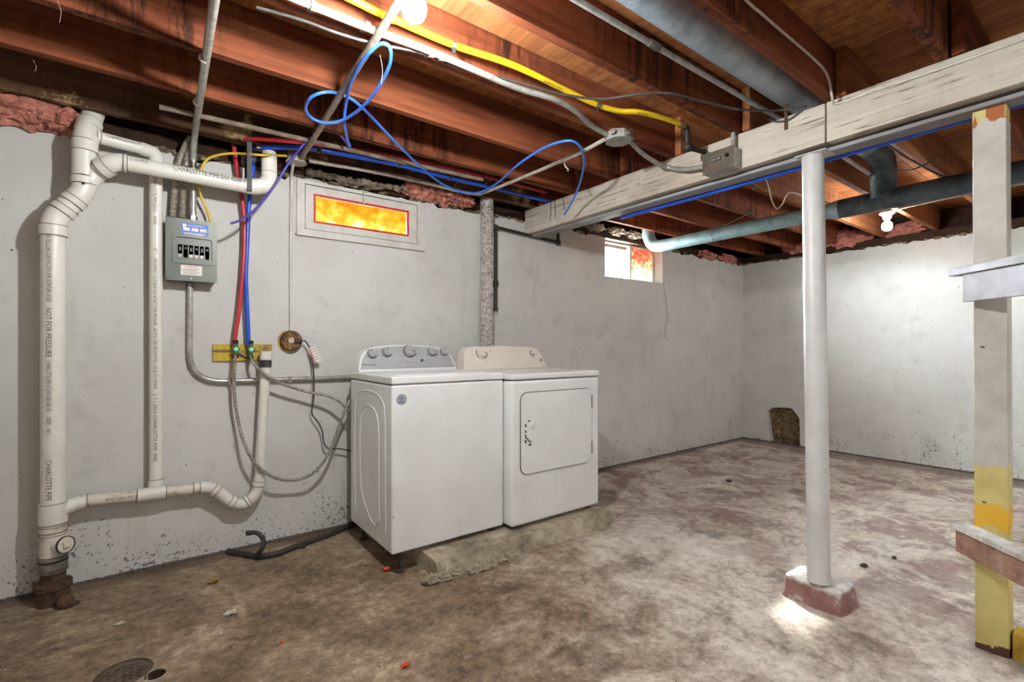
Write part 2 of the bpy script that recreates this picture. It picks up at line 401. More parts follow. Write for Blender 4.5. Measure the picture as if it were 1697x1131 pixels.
class MB:
    def __init__(s): s.v = []; s.f = []; s.sm = []
    def add(s, vs, fs, smooth=False):
        o = len(s.v); s.v += [V(p) for p in vs]
        for f in fs: s.f.append([i+o for i in f]); s.sm.append(smooth)
        return s
    def box(s, a, b):
        (x0, y0, z0), (x1, y1, z1) = a, b
        vs = [(x0,y0,z0),(x1,y0,z0),(x1,y1,z0),(x0,y1,z0),(x0,y0,z1),(x1,y0,z1),(x1,y1,z1),(x0,y1,z1)]
        return s.add(vs, [(0,3,2,1),(4,5,6,7),(0,1,5,4),(1,2,6,5),(2,3,7,6),(3,0,4,7)])
    def obox(s, c, u, v, n, su, sv, sn):
        vs = [V(c)+u*(i*su/2)+v*(j*sv/2)+n*(k*sn/2) for k in (-1, 1) for (i, j) in ((-1,-1),(1,-1),(1,1),(-1,1))]
        return s.add(vs, [(0,3,2,1),(4,5,6,7),(0,1,5,4),(1,2,6,5),(2,3,7,6),(3,0,4,7)])
    def tube(s, pts, r, n=10, cap=True):
        pts = [V(p) for p in pts]; m = len(pts)
        R = r if isinstance(r, (list, tuple)) else [r]*m
        T = [(pts[min(i+1, m-1)]-pts[max(i-1, 0)]).normalized() for i in range(m)]
        u, v, _ = frame(T[0]); vs = []
        for i in range(m):
            if i:
                u = (u - T[i]*u.dot(T[i])).normalized(); v = T[i].cross(u)
            for k in range(n):
                a = 2*math.pi*k/n; vs.append(pts[i]+(u*math.cos(a)+v*math.sin(a))*R[i])
        fs = [(i*n+k, i*n+(k+1) % n, (i+1)*n+(k+1) % n, (i+1)*n+k) for i in range(m-1) for k in range(n)]
        s.add(vs, fs, True)
        if cap: s.add(vs[:n], [list(range(n))[::-1]]); s.add(vs[-n:], [list(range(n))])
        return s
    def lathe(s, prof, o, axis, n=20):
        """prof: (radius, distance along the axis)"""
        u, v, w_ = frame(axis); o = V(o)
        vs = [o+w_*h+(u*math.cos(2*math.pi*k/n)+v*math.sin(2*math.pi*k/n))*max(r, 1e-5) for r, h in prof for k in range(n)]
        m = len(prof)
        return s.add(vs, [(i*n+k, i*n+(k+1) % n, (i+1)*n+(k+1) % n, (i+1)*n+k) for i in range(m-1) for k in range(n)], True)
    def prism(s, poly, o, u, v, n, h):
        """2D polygon in (u,v), extruded by h along n"""
        o = V(o); u, v, n = V(u), V(v), V(n); k = len(poly)
        vs = [o+u*a+v*b for a, b in poly]+[o+u*a+v*b+n*h for a, b in poly]
        fs = [list(range(k))[::-1], list(range(k, 2*k))]+[(i, (i+1) % k, k+(i+1) % k, k+i) for i in range(k)]
        return s.add(vs, fs)
    def holed(s, polys, o, u, v, n, h):
        """polygon with holes, extruded"""
        o = V(o); u, v, n = V(u), V(v), V(n)
        tri = tessellate_polygon([[V((a, b, 0)) for a, b in p] for p in polys])
        flat = [q for p in polys for q in p]; k = len(flat)
        vs = [o+u*a+v*b for a, b in flat]+[o+u*a+v*b+n*h for a, b in flat]
        fs = [tuple(t) for t in tri]+[tuple(i+k for i in t) for t in tri]
        b0 = 0
        for p in polys:
            m = len(p)
            for i in range(m): fs.append((b0+i, b0+(i+1) % m, k+b0+(i+1) % m, k+b0+i))
            b0 += m
        return s.add(vs, fs)
    def lump(s, c, size, amp=.25, seed=0, freq=2.2, nu=22, nv=12, p=1.0, ux=None):
        c = V(c); vs = []; sd = V((seed*7.3, seed*3.1, seed*1.7))
        u = V(ux) if ux else V((1, 0, 0)); vv = V((0, 0, 1)).cross(u)
        sg = lambda x: math.copysign(abs(x)**p, x)
        for i in range(nv+1):
            th = math.pi*i/nv-math.pi/2
            for k in range(nu):
                ph = 2*math.pi*k/nu
                q = V((sg(math.cos(th))*sg(math.cos(ph)), sg(math.cos(th))*sg(math.sin(ph)), sg(math.sin(th))))
                e = 1+amp*(noise.fractal(q*freq+sd, 1.0, 2.0, 4))
                vs.append(c+u*(q.x*size[0]/2*e)+vv*(q.y*size[1]/2*e)+V((0, 0, q.z*size[2]/2*e)))
        return s.add(vs, [(i*nu+k, i*nu+(k+1) % nu, (i+1)*nu+(k+1) % nu, (i+1)*nu+k) for i in range(nv) for k in range(nu)], True)
    def text(s, body, size, fn):
        cu = bpy.data.curves.new('t', 'FONT'); cu.body = body; cu.size = size; cu.resolution_u = 2
        ob = bpy.data.objects.new('t', cu); me = bpy.data.meshes.new_from_object(ob)
        s.add([fn(p.co.x, p.co.y) for p in me.vertices], [list(p.vertices) for p in me.polygons])
        wd = max([p.co.x for p in me.vertices] or [0])
        bpy.data.objects.remove(ob); bpy.data.curves.remove(cu); bpy.data.meshes.remove(me)
        return wd
    def build(s, name, mat, parent=None, bevel=0, origin=None, sharp=40, seg=2):
        lo = V([min(p[i] for p in s.v) for i in range(3)]); hi = V([max(p[i] for p in s.v) for i in range(3)])
        if origin is None: origin = V(((lo.x+hi.x)/2, (lo.y+hi.y)/2, lo.z))
        origin = V(origin)
        me = bpy.data.meshes.new(name); me.from_pydata([p-origin for p in s.v], [], s.f)
        me.polygons.foreach_set('use_smooth', [True]*len(s.f) if bevel else s.sm)
        me.update(); bm = bmesh.new(); bm.from_mesh(me)
        bmesh.ops.remove_doubles(bm, verts=bm.verts, dist=1e-6); bmesh.ops.recalc_face_normals(bm, faces=bm.faces)
        bm.to_mesh(me); bm.free()
        me.set_sharp_from_angle(angle=math.radians(sharp))
        me.materials.append(MATS[mat])
        ob = bpy.data.objects.new(name, me); COL.objects.link(ob)
        if parent is not None:
            ob.parent = parent; pw = V((0, 0, 0)); q = parent
            while q: pw += V(q.location); q = q.parent
            ob.location = origin-pw
        else: ob.location = origin
        if bevel:
            b = ob.modifiers.new('bevel', 'BEVEL'); b.width = bevel; b.segments = seg; b.limit_method = 'ANGLE'; b.angle_limit = math.radians(35)
            b.harden_normals = True
        return ob

def tag(o, label, cat=None, group=None):
    o['label'] = label
    if cat: o['category'] = cat
    if group: o['group'] = group
    return o
def thing(name, label, cat, loc=(0, 0, 0), group=None):
    o = bpy.data.objects.new(name, None); COL.objects.link(o); o.location = loc; o.empty_display_size = .05
    return tag(o, label, cat, group)
def struct(o): o['kind'] = 'structure'; return o
def estruct(name, loc=(0, 0, 0)):
    o = bpy.data.objects.new(name, None); COL.objects.link(o); o.location = loc; o.empty_display_size = .05
    return struct(o)
X, Y, Z = V((1, 0, 0)), V((0, 1, 0)), V((0, 0, 1))
def rrect(w_, h_, r, k=5):
    out = []
    for cx, cy, a0 in ((w_/2-r, h_/2-r, 0), (-w_/2+r, h_/2-r, 90), (-w_/2+r, -h_/2+r, 180), (w_/2-r, -h_/2+r, 270)):
        for i in range(k+1):
            a = math.radians(a0+90*i/k); out.append((cx+r*math.cos(a), cy+r*math.sin(a)))
    return out
def circle(r, n=24, cx=0, cy=0): return [(cx+r*math.cos(2*math.pi*i/n), cy+r*math.sin(2*math.pi*i/n)) for i in range(n)]

# ================================================================== SETTING
# floor with a drain pit and a small open hole
DR = onZ(205, 1116, 0); HO = onZ(257, 1118, 0)
pol = [[(XL, YF), (XR+.2, YF), (XR+.2, D+.2), (XL, D+.2)], circle(.085, 28, DR.x, DR.y), circle(.032, 16, HO.x, HO.y)]
m = MB(); m.holed(pol, (0, 0, 0), X, Y, -Z, .08); struct(m.build('floor', 'floor_concrete', origin=(0, 0, 0)))

# window wall: two openings
w1a, w1b = onY(521, 326, D), onY(674, 387, D)
W1 = (w1a.x, w1b.x, onY(521, 368, D).z, onY(521, 325, D).z)          # x0 x1 z0 z1
W2 = (onY(1003, 400, D).x, onY(1098, 400, D).x, onY(1003, 457.5, D).z, onY(1003, 394, D).z)
top = []
x = XR+.2
while x > XL:
    top.append((x, HW+random.uniform(-.016, .012) - (.02 if random.random() < .12 else 0))); x -= random.uniform(.025, .06)
W2 = (W2[0], W2[1], W2[2], HW+.010)
top = [p for p in top if p[0] > W2[1]+.004]+[(W2[1], HW), (W2[1], W2[2]), (W2[0], W2[2]), (W2[0], HW)]+[p for p in top if p[0] < W2[0]-.004]
outer = [(XL, 0), (XR+.2, 0)]+top+[(XL, HW)]
rect = lambda W: [(W[0], W[2]), (W[1], W[2]), (W[1], W[3]), (W[0], W[3])]
m = MB(); m.holed([outer, rect(W1)], (0, D, 0), X, Z, Y, .25); struct(m.build('wall_back', 'wall_paint', origin=(0, 0, 0)))

# far wall with a broken-out hole at the floor
hp = [(1272, 681), (1280, 676), (1304, 676), (1313, 678), (1325, 694), (1326, 741), (1313, 739), (1296, 737), (1277, 734), (1274, 712)]
hole = []
for a, b in hp:
    p = onX(a, b, XR); hole.append((p.y, max(p.z, .004)))
top = []; y = D
while y > YF:
    top.append((y, HW+random.uniform(-.016, .010))); y -= random.uniform(.03, .07)
m = MB(); m.holed([[(YF, 0), (D, 0)]+top+[(YF, HW)], hole], (XR, 0, 0), Y, Z, X, .25); struct(m.build('wall_right', 'wall_paint', origin=(0, 0, 0)))
m = MB(); m.box((XL-.2, YF-.2, 0), (XL, D+.25, JT)); struct(m.build('wall_left', 'wall_paint', origin=(0, 0, 0)))
m = MB(); m.box((XL, YF-.2, 0), (XR+.25, YF, JT)); struct(m.build('wall_front', 'wall_paint', origin=(0, 0, 0)))

# soil showing in the hole
hc = sum((V((XR, a, b)) for a, b in hole), V((0, 0, 0)))/len(hole)
m = MB(); ny, nz = 16, 16; y0, y1 = min(a for a, b in hole)-.05, max(a for a, b in hole)+.05; z1 = max(b for a, b in hole)+.05
vs = [(XR+.075+.045*noise.fractal(V((i*.45, j*.45, 2)), 1, 2, 4), y0+(y1-y0)*i/ny, z1*j/nz) for j in range(nz+1) for i in range(ny+1)]
m.add(vs, [(j*(ny+1)+i, j*(ny+1)+i+1, (j+1)*(ny+1)+i+1, (j+1)*(ny+1)+i) for j in range(nz) for i in range(ny)], True)
tag(m.build('exposed_soil', 'soil'), 'rough brown soil showing in the broken hole at foot of far wall', 'soil')

# ceiling: plywood sheets, joists, sills and rim boards
CE = estruct('ceiling', (2, 0, JB))
xs = [XL, .52, 2.52, 4.4, XR+.25]; ys = [YF-.2, -1.35, -.13, 1.09, 2.31, D+.25]
for i in range(len(xs)-1):
    for j in range(len(ys)-1):
        m = MB(); m.box((xs[i]+.0015, ys[j]+.0015, JT), (xs[i+1]-.0015, ys[j+1]-.0015, JT+.018)); m.build('plywood_sheet', 'ply_wood', CE)
m = MB(); m.box((XL-.2, YF-.2, JT+.0185), (XR+.25, D+.25, JT+.04)); m.build('light_seal_decking', 'rim_wood', CE)  # unseen layer added to stop daylight leaking through the sheet joints
LJ = [3.03, 2.58, 2.18, 1.73, 1.33, .905, .52, .11, -.30, -.71, -1.12, -1.53, -1.94, -2.35]
RJ = [2.93, 2.52, 2.10, 1.685, 1.285, .86, .47, .06, -.35, -.76, -1.17, -1.58, -1.99]
def joist(x0, x1, y1, mat, th=.040):
    m = MB(); n = 10; vs = []
    sd = random.random()*50
    for i in range(n+1):
        x = x0+(x1-x0)*i/n; dz = .004*noise.noise(V((x*1.3, sd, 0))); dy = .004*noise.noise(V((x*.9, sd, 5)))
        vs += [(x, y1-th+dy, JB+dz), (x, y1+dy, JB+dz), (x, y1+dy, JT-.001), (x, y1-th+dy, JT-.001)]
    fs = [(i*4+k, i*4+(k+1) % 4, (i+1)*4+(k+1) % 4, (i+1)*4+k) for i in range(n) for k in range(4)]
    fs += [(3, 2, 1, 0), (n*4, n*4+1, n*4+2, n*4+3)]
    m.add(vs, fs); return m.build('joist', mat, CE, bevel=.0025, seg=1)
for i, y in enumerate(LJ): joist(XL+.01, 2.61, y, 'weathered_wood' if i == 0 else 'joist_wood')
for i, y in enumerate(RJ): joist(2.45, XR+.12, y, 'joist_warm_wood' if 2 < i < 6 else 'joist_wood')
m = MB(); m.box((XL, D+.03, HW+.012), (XR+.2, D+.24, JB-.002)); m.build('sill_plate', 'rim_wood', CE)
m = MB(); m.box((XR+.03, YF, HW+.012), (XR+.24, D+.02, JB-.002)); m.build('sill_plate', 'rim_wood', CE)
m = MB(); m.box((XL, D+.20, HW-.02), (XR+.2, D+.25, JT)); m.build('rim_board', 'rim_wood', CE)
m = MB(); m.box((XR+.20, YF, HW-.02), (XR+.25, D+.2, JT)); m.build('rim_board', 'rim_wood', CE)
# loose boards nailed across joists at far right
m = MB(); a = onZ(1575, 40, 2.44)
m.box((2.0, -.1, JT-.04), (2.09, .475, JT-.002)); m.build('cleat', 'joist_wood', CE)

# ------------------------------------------------------------------ window_1 (orange film in a white board frame)
def quad_frame(m, outer, inner, y0, y1):
    """picture-frame ring between two x/z rectangles"""
    (a0, a1, b0, b1), (c0, c1, d0, d1) = outer, inner
    m.box((a0, y0, b0), (a1, y1, d0)); m.box((a0, y0, d1), (a1, y1, b1)); m.box((a0, y0, d0), (c0, y1, d1)); m.box((c1, y0, d0), (a1, y1, d1))
o0, o1 = onY(491, 297, D), onY(702.5, 331, D)
OUT = (o0.x, o1.x, onY(491, 390, D).z, onY(491, 297, D).z)
i0, i1 = onY(504, 305, D), onY(690, 338, D)
INN = (i0.x, i1.x, onY(504, 380.5, D).z, onY(504, 305.5, D).z)
WN = estruct('window_1', ((OUT[0]+OUT[1])/2, D, OUT[2]))
m = MB(); quad_frame(m, OUT, INN, D-.022, D-.001); m.build('window_frame', 'white_frame', WN, bevel=.002)
g = .004; I2 = (INN[0]+g, INN[1]-g, INN[2]+g, INN[3]-g)
m = MB(); quad_frame(m, I2, W1, D-.016, D-.001); m.build('sash_board', 'white_frame', WN, bevel=.0015)
m = MB(); e = .009; quad_frame(m, (W1[0]-e, W1[1]+e, W1[2]-e, W1[3]+e), (W1[0]+.003, W1[1]-.003, W1[2]+.003, W1[3]-.003), D-.0175, D-.0155); m.build('painted_glow_rim', 'painted_glow_rim', WN)
m = MB(); m.box((W1[0]+.001, D+.012, W1[2]+.001), (W1[1]-.001, D+.016, W1[3]-.001)); pane = m.build('pane', 'film_orange', WN, origin=((W1[0]+W1[1])/2, D, (W1[2]+W1[3])/2))
tag(pane, 'glowing orange film covered pane')
# latch
lt = onY(602.5, 318, D-.02)
m = MB(); m.box((lt.x-.028, D-.026, lt.z-.004), (lt.x+.028, D-.020, lt.z+.006)); m.box((lt.x-.006, D-.030, lt.z-.085), (lt.x+.006, D-.022, lt.z+.004)); m.build('latch', 'painted_emt', WN, bevel=.001)

# ------------------------------------------------------------------ window_2 (recessed: clear pane and red film pane)
WN2 = estruct('window_2', ((W2[0]+W2[1])/2, D+.11, W2[2]))
yw = D+.105; mid = onY(1045, 420, yw).x; fr = .016
def wframe(x0, x1):
    m = MB(); quad_frame(m, (x0, x1, W2[2]+.001, W2[3]-.001), (x0+fr, x1-fr, W2[2]+fr, W2[3]-fr), yw, yw+.035); return m.build('window_frame', 'white_frame', WN2, bevel=.002)
wframe(W2[0]+.001, mid-.002); wframe(mid+.002, W2[1]-.001)
m = MB(); m.box((W2[0]+fr, yw+.016, W2[2]+fr), (mid-.002-fr, yw+.019, W2[3]-fr)); m.build('pane', 'window_glass', WN2)
m = MB(); m.box((mid+.002+fr, yw+.016, W2[2]+fr), (W2[1]-fr, yw+.019, W2[3]-fr)); p = m.build('pane', 'film_red', WN2, origin=((mid+W2[1])/2, yw, (W2[2]+W2[3])/2)); tag(p, 'pane covered with torn red and orange film')
m = MB(); m.box((W2[0]-.01, D-.006, W2[2]-.012), (W2[1]+.012, D+.10, W2[2]-.0005)); m.build('window_sill', 'white_frame', WN2, bevel=.002)

# ================================================================== MAIN BEAM, POLE, POST
BM = thing('support_beam', 'long whitewashed timber beam carrying the joists across the room', 'beam', ((XB0+XB1)/2, .9, 2.06))
zb = lambda y: 2.072+.012*(3.1-y)/3.1
def beamseg(y0, y1):
    m = MB(); n = 14; vs = []; sd = y0
    for i in range(n+1):
        y = y0+(y1-y0)*i/n; a = .005*noise.noise(V((y*2, sd, 0))); b = -.006*abs(noise.noise(V((y*5, sd, 3))))
        vs += [(XB0+a, y, zb(y)), (XB1, y, zb(y)), (XB1, y, JB-.001), (XB0+a, y, JB-.001+b)]
    fs = [(i*4+k, i*4+(k+1) % 4, (i+1)*4+(k+1) % 4, (i+1)*4+k) for i in range(n) for k in range(4)]+[(3, 2, 1, 0), (n*4, n*4+1, n*4+2, n*4+3)]
    m.add(vs, fs); m.build('beam_timber', 'beam_paint_wood', BM, bevel=.005)
ysm = onX(1368, 200, XB0).y
beamseg(YF+.01, ysm-.002); beamseg(ysm+.002, D-.004)
m = MB(); m.box((XB0+.045, YF+.02, 2.052), (XB1-.004, D-.03, 2.069)); m.build('lower_strip', 'beam_gray', BM, bevel=.002)

base = onZ(1357, 966, .105); topp = onZ(1347, 250, 2.048)
topp = V((2.50, 2.50*ray(1347, 250).y/ray(1347, 250).x, 2.051)); base.x = min(base.x, 2.42)
PL = thing('support_pole', 'white painted round steel pole standing on a concrete block', 'pole', base)
m = MB(); m.tube([base+V((0, 0, .004)), topp], .0455, 28); m.build('pole_shaft', 'pole_white', PL)
m = MB(); m.box((topp.x-.055, topp.y-.075, 2.047), (topp.x+.06, topp.y+.06, 2.0515)); m.build('cap_plate', 'pole_white', PL, bevel=.001)

# block under the pole: tapered, chipped, rounded
bx0, bx1, by0, by1 = 2.335, 2.535, .79, 1.045
m = MB(); nu, nv = 40, 10; vs = []; cx, cy = (bx0+bx1)/2, (by0+by1)/2
for j in range(nv+1):
    t = j/nv; z = .108*min(1, t/.7); k = 1.0-.10*min(1, t/.5)-max(0, (t-.5)/.5)**2*.9*(1 if t > .7 else .3)
    if t >= .7: k = .82*(1-(t-.7)/.3)+.001; z = .100+.010*(t-.7)/.3
    for i in range(nu):
        a = 2*math.pi*i/nu; sg = lambda q, p: math.copysign(abs(q)**p, q)
        q = V((sg(math.cos(a), .32), sg(math.sin(a), .32), 0)); e = 1+.07*noise.fractal(V((q.x*2, q.y*2, z*14)), 1, 2, 4)
        vs.append((cx+q.x*(bx1-bx0)/2*k*e, cy+q.y*(by1-by0)/2*k*e, z+(.006*noise.noise(V((q.x*3, q.y*3, 1))) if 0 < t < .95 else 0)))
m.add(vs, [(j*nu+i, j*nu+(i+1) % nu, (j+1)*nu+(i+1) % nu, (j+1)*nu+i) for j in range(nv) for i in range(nu)]+[list(range(nu))[::-1]], True)
tag(m.build('footing_block', 'block_paint'), 'chipped red and white painted concrete block under the white pole', 'block')

# square post with yellow and grey paint
px0, py0, py1 = 2.525, .322, .415
PS = MB(); n = 12; vs = []
for i in range(n+1):
    z = 2.050*i/n; a = .002*noise.noise(V((z*4, 1, 1))); dy = .004*z
    vs += [(px0+a, py0+dy, z), (px0+.09, py0+dy, z), (px0+.09, py1+dy+a, z), (px0+a, py1+dy+a, z)]
fs = [(i*4+k, i*4+(k+1) % 4, (i+1)*4+(k+1) % 4, (i+1)*4+k) for i in range(n) for k in range(4)]+[(3, 2, 1, 0), (n*4, n*4+1, n*4+2, n*4+3)]
PS.add(vs, fs); tag(PS.build('timber_post', 'post_paint', bevel=.004, origin=(px0, py0, 0)), 'square timber post with flaking yellow and grey paint under the beam', 'post')

# shelf unit set at an angle against the post
u = V((-.695, -.719, 0)); n2 = V((-u.y, u.x, 0))                # along the shelf, and towards the back
if n2.x < 0: n2 = -n2
A = V((2.505, .489, 0))
def shelf(name, label, ztop, tk, ah, inset, topmat, apmat, back):
    S = thing(name, label, 'shelf', A+u*.4+V((0, 0, ztop)), None)
    m = MB(); L = .95
    m.prism([(0, 0), (.03, -.012) if name == 'x' else (.02, 0), (L, 0), (L, back), (.0, back)], A+V((0, 0, ztop-tk)), u, n2, Z, tk); m.build('shelf_top', topmat, S, bevel=.003)
    m = MB(); m.prism([(inset, .012), (L, .012), (L, .034), (inset, .034)], A+V((0, 0, ztop-tk-ah)), u, n2, Z, ah-.0005); m.build('apron', apmat, S, bevel=.002)
    return S
shelf('wooden_shelf', 'grey painted wooden shelf with wide apron, chest high on the post', 1.455, .030, .105, .055, 'shelf_apron_paint', 'shelf_apron_paint', .075)
shelf('wooden_bench_shelf', 'low wooden shelf with worn white top and bare brown apron at the post', .463, .018, .088, .02, 'shelf_top_paint', 'shelf_apron_bare', .075)
# sole plate on the floor beside the post
m = MB(); m.box((px0+.01, -.9, .0), (px0+.10, py0-.006, .095)); tag(m.build('floor_plate', 'plate_yellow', bevel=.003), 'yellow painted timber plate lying on floor beside the post', 'timber')

# ================================================================== APPLIANCES
SLABZ = .088
# concrete slab
s0 = onZ(722, 931, SLABZ); s1 = onZ(1018, 845, SLABZ)
m = MB(); nx, nyv = 44, 12; xa, xb, ya, yb = s0.x, s1.x, 2.125, 2.83; vs = []
cols = []
for i in range(nx+1):
    x = xa+(xb-xa)*i/nx; row = []
    wob = .010*noise.fractal(V((x*9, 0, 0)), 1, 2, 3)
    row.append((x, ya-.020+wob*1.6, 0)); row.append((x, ya-.006+wob, .03+.01*noise.noise(V((x*12, 3, 0))))); row.append((x, ya+wob*.6, .07)); row.append((x, ya+.010+wob*.4, SLABZ-.002))
    row.append((x, ya+.05, SLABZ)); row.append((x, yb, SLABZ)); row.append((x, yb, 0)); cols.append(row)
k = 7
m.add([p for r in cols for p in r], [(i*k+j, (i+1)*k+j, (i+1)*k+j+1, i*k+j+1) for i in range(nx) for j in range(k-1)]+[list(range(k)), [nx*k+j for j in range(k)][::-1]])
SB = m.build('concrete_slab', 'slab_concrete', sharp=30); tag(SB, 'rough concrete slab on the floor under the two laundry appliances', 'slab')
# mortar lip spilled at slab corner and along its foot
for i in range(9):
    x = xa-.03+i*.055; m = MB(); m.lump((x, ya-.025+.02*(i == 0)+.012*math.sin(i), .012), (.10, .07, .05), .5, i, 3); m.build('mortar_lump', 'slab_concrete', SB)

# --- washer
wx0, wx1, wy0, wy1, wz0, wz1, wzt = .9595, 1.6445, 2.273, 2.89, .1115, .957, 1.001
WA = thing('washing_machine', 'white top loading washer with silver control panel', 'washing machine', ((wx0+wx1)/2, (wy0+wy1)/2, SLABZ))
m = MB(); m.box((wx0, wy0, wz0), (wx1, wy1, wz1)); m.build('body', 'appliance_white', WA, bevel=.012, seg=4)
m = MB(); m.box((wx0-.002, wy0-.004, wz1+.003), (wx1+.002, wy1, wzt)); m.build('top_deck', 'appliance_white', WA, bevel=.010, seg=4)
m = MB(); m.box((wx0+.012, wy0+.014, wz1-.012), (wx1-.012, wy1-.01, wz1+.01)); m.build('seam', 'seam_dark', WA)
m = MB(); m.prism(rrect(.56, .40, .04), ((wx0+wx1)/2, wy0+.265, wzt-.002), X, Y, Z, .006); lid = m.build('lid', 'appliance_white', WA, bevel=.002)
m = MB(); m.prism(rrect(.12, .012, .005), ((wx0+wx1)/2, wy0+.05, wzt), X, Y, Z, .006); m.build('lid_grip', 'appliance_white', lid)
for fx, fy, h in ((wx0+.06, wy0+.05, 0), (wx1-.06, wy0+.05, SLABZ), (wx0+.06, wy1-.05, 0), (wx1-.06, wy1-.05, SLABZ)):
    m = MB(); m.lathe([(0, 0), (.024, 0), (.024, .012), (.010, .016), (.010, wz0-h+.004), (0, wz0-h+.004)], (fx, fy, h), Z, 14); m.build('foot', 'rubber_black', WA)
# embossed side panel
def sidecurve(pts, r=.003):
    m = MB(); m.tube(catmull([(wx0-.0005, y, z) for y, z in pts], 6), r, 8); m.build('side_emboss', 'appliance_white', WA)
sidecurve([(2.35, .20), (2.35, .50), (2.36, .80), (2.40, .875), (2.50, .905), (2.66, .905), (2.76, .875), (2.80, .80), (2.81, .50), (2.80, .20)])
sidecurve([(2.43, .24), (2.44, .50), (2.44, .70), (2.48, .80), (2.58, .83), (2.68, .80), (2.72, .70), (2.72, .50), (2.70, .34), (2.60, .24), (2.50, .20), (2.43, .24)])
# console: arched, leaning back
def console(T, x0, x1, z0, prof, y0, lean, yb, mat):
    m = MB(); k = len(prof); zt = lambda z: y0+lean*(z-z0)
    vs = [(x0+(x1-x0)*a, zt(z0+b), z0+b) for a, b in prof]+[(x0+(x1-x0)*a, yb, z0+b) for a, b in prof]
    m.add(vs, [list(range(k))[::-1], list(range(k, 2*k))]+[(i, (i+1) % k, k+(i+1) % k, k+i) for i in range(k)])
    return m.build('console', mat, T, bevel=.006, seg=3, sharp=35)
prof = [(0, 0), (1, 0), (.993, .035), (.965, .085), (.92, .118), (.84, .142), (.70, .156), (.5, .162), (.30, .158), (.16, .147), (.08, .126), (.035, .092), (.008, .045)]
cy0, lean = 2.765, .38
con = console(WA, wx0+.008, wx1-.022, wzt, prof, cy0, lean, 2.885, 'appliance_white')
cn = V((0, -1, lean)).normalized(); cv = V((0, lean, 1)).normalized()     # face normal, up along the face
def cpt(x, h, off=0): return V((x, cy0, wzt))+cv*h+cn*off
cw = wx1-.022-wx0-.008
fp = []
for a, b in prof:
    fp.append((wx0+.008+cw*(.5+(a-.5)*.965), max(.018, b*1.07-.010)))
m = MB(); k = len(fp); vs = [cpt(a, b, .0008) for a, b in fp]+[cpt(a, b, .004) for a, b in fp]
m.add(vs, [list(range(k))[::-1], list(range(k, 2*k))]+[(i, (i+1) % k, k+(i+1) % k, k+i) for i in range(k)]); fas = m.build('fascia', 'console_silver', con)
def onface(px, py):                      # pixel to console face plane
    r = ray(px, py); P0 = V((0, cy0, wzt)); t = (P0-CP).dot(cn)/r.dot(cn); return CP+r*t
def knob(parent, c, r, mat1, mat2, ang=.5, n=None):
    n = n or cn
    m = MB(); m.lathe([(r, 0), (r, .008), (r*.98, .020), (r*.9, .024), (0, .024)], c, n, 24); kb = m.build('knob', mat1, parent)
    m = MB(); m.lathe([(r*1.14, 0), (r*1.14, .003), (r*.98, .004)], c, n, 24); m.build('knob_ring', mat2, kb)
    m = MB(); m.lathe([(r*.88, .0235), (r*.84, .0265), (0, .0265)], c, n, 24)
    uu, vv, _ = frame(n); d = uu*math.cos(ang)+vv*math.sin(ang); q = n.cross(d)
    m.obox(V(c)+n*.027, d, q, n, r*1.5, r*.28, .006); m.build('knob_face', mat1, kb)
    m = MB(); m.obox(V(c)+n*.0302+d*r*.55, d, q, n, r*.5, r*.10, .0008); m.build('pointer', 'print_black', kb)
for (a, b, r, an) in ((616, 587, .027, 2.2), (640, 585, .027, 1.6), (678, 583, .037, -.5), (715, 584, .027, -.3), (735, 584, .025, 1.6)):
    knob(fas, onface(a, b)+cn*.004, r, 'knob_silver', 'knob_dark', an)
m = MB(); m.lathe([(.009, 0), (.009, .006), (0, .006)], onface(698.5, 598)+cn*.004, cn, 16); m.build('start_button', 'knob_dark', fas)
def facetext(parent, body, c, size, mat, u=X, v=None, n=None, off=.0046, center=True):
    v = v or cv; n = n or cn; m = MB(); tmp = MB(); wd = tmp.text(body, size, lambda a, b: V((a, b, 0))) if center else 0
    m.text(body, size, lambda a, b: V(c)+V(u)*(a-wd/2)+V(v)*(b-size*.35)+V(n)*off); return m.build('lettering', mat, parent)
facetext(fas, 'Whirlpool', onface(610.5, 605), .021, 'print_black')
for (a, b, t_) in ((616, 573, 'Fabric'), (640, 572, 'Temp'), (676, 570.5, 'Cycle'), (713, 573, 'Options'), (734, 573, 'Rinse'), (672, 601, 'Wash  Rinse  Spin  Done'), (706, 597.5, 'Start'), (706, 600, 'Pause')):
    facetext(fas, t_, onface(a, b), .0062, 'print_black')
for k in range(6):
    for (cx_, cy_, rr) in ((616, 587, .039), (640, 585, .039), (678, 583, .052), (715, 584, .038), (735, 584, .036)):
        an = math.radians(20+k*64); c = onface(cx_, cy_)+X*rr*math.cos(an)+cv*rr*math.sin(an)
        if abs(math.sin(an)) > .93: continue
        m = MB(); m.obox(c+cn*.0045, X, cv, cn, .010, .0018, .0006); m.build('dial_mark', 'print_black', fas)
for k in range(6):
    c = onface(671+k*3.9, 602.3-k*.12); m = MB(); m.lathe([(.0022, 0), (.0022, .0012), (0, .0012)], c+cn*.004, cn, 10); m.build('indicator', 'label_white' if k == 0 else 'knob_dark', fas)
# round sticker on the front
st = onY(665.5, 662.5, wy0); m = MB(); m.prism(circle(.0275, 28), (st.x, wy0-.0003, st.z), X, Z, -Y, .0007); stk = m.build('sticker', 'sticker_silver', WA)
m = MB(); m.holed([circle(.0275, 28), circle(.0262, 28)], (st.x, wy0-.001, st.z), X, Z, -Y, .0004); m.build('sticker_rim', 'print_blue', stk)
for k, wd in enumerate((.020, .034, .020, .036)):                # print too small to read
    zz = st.z+.014-k*.0095; m = MB(); m.box((st.x-wd/2, wy0-.0013, zz-.0018), (st.x+wd/2, wy0-.0008, zz+.0018)); m.build('print_line', 'print_blue', stk)

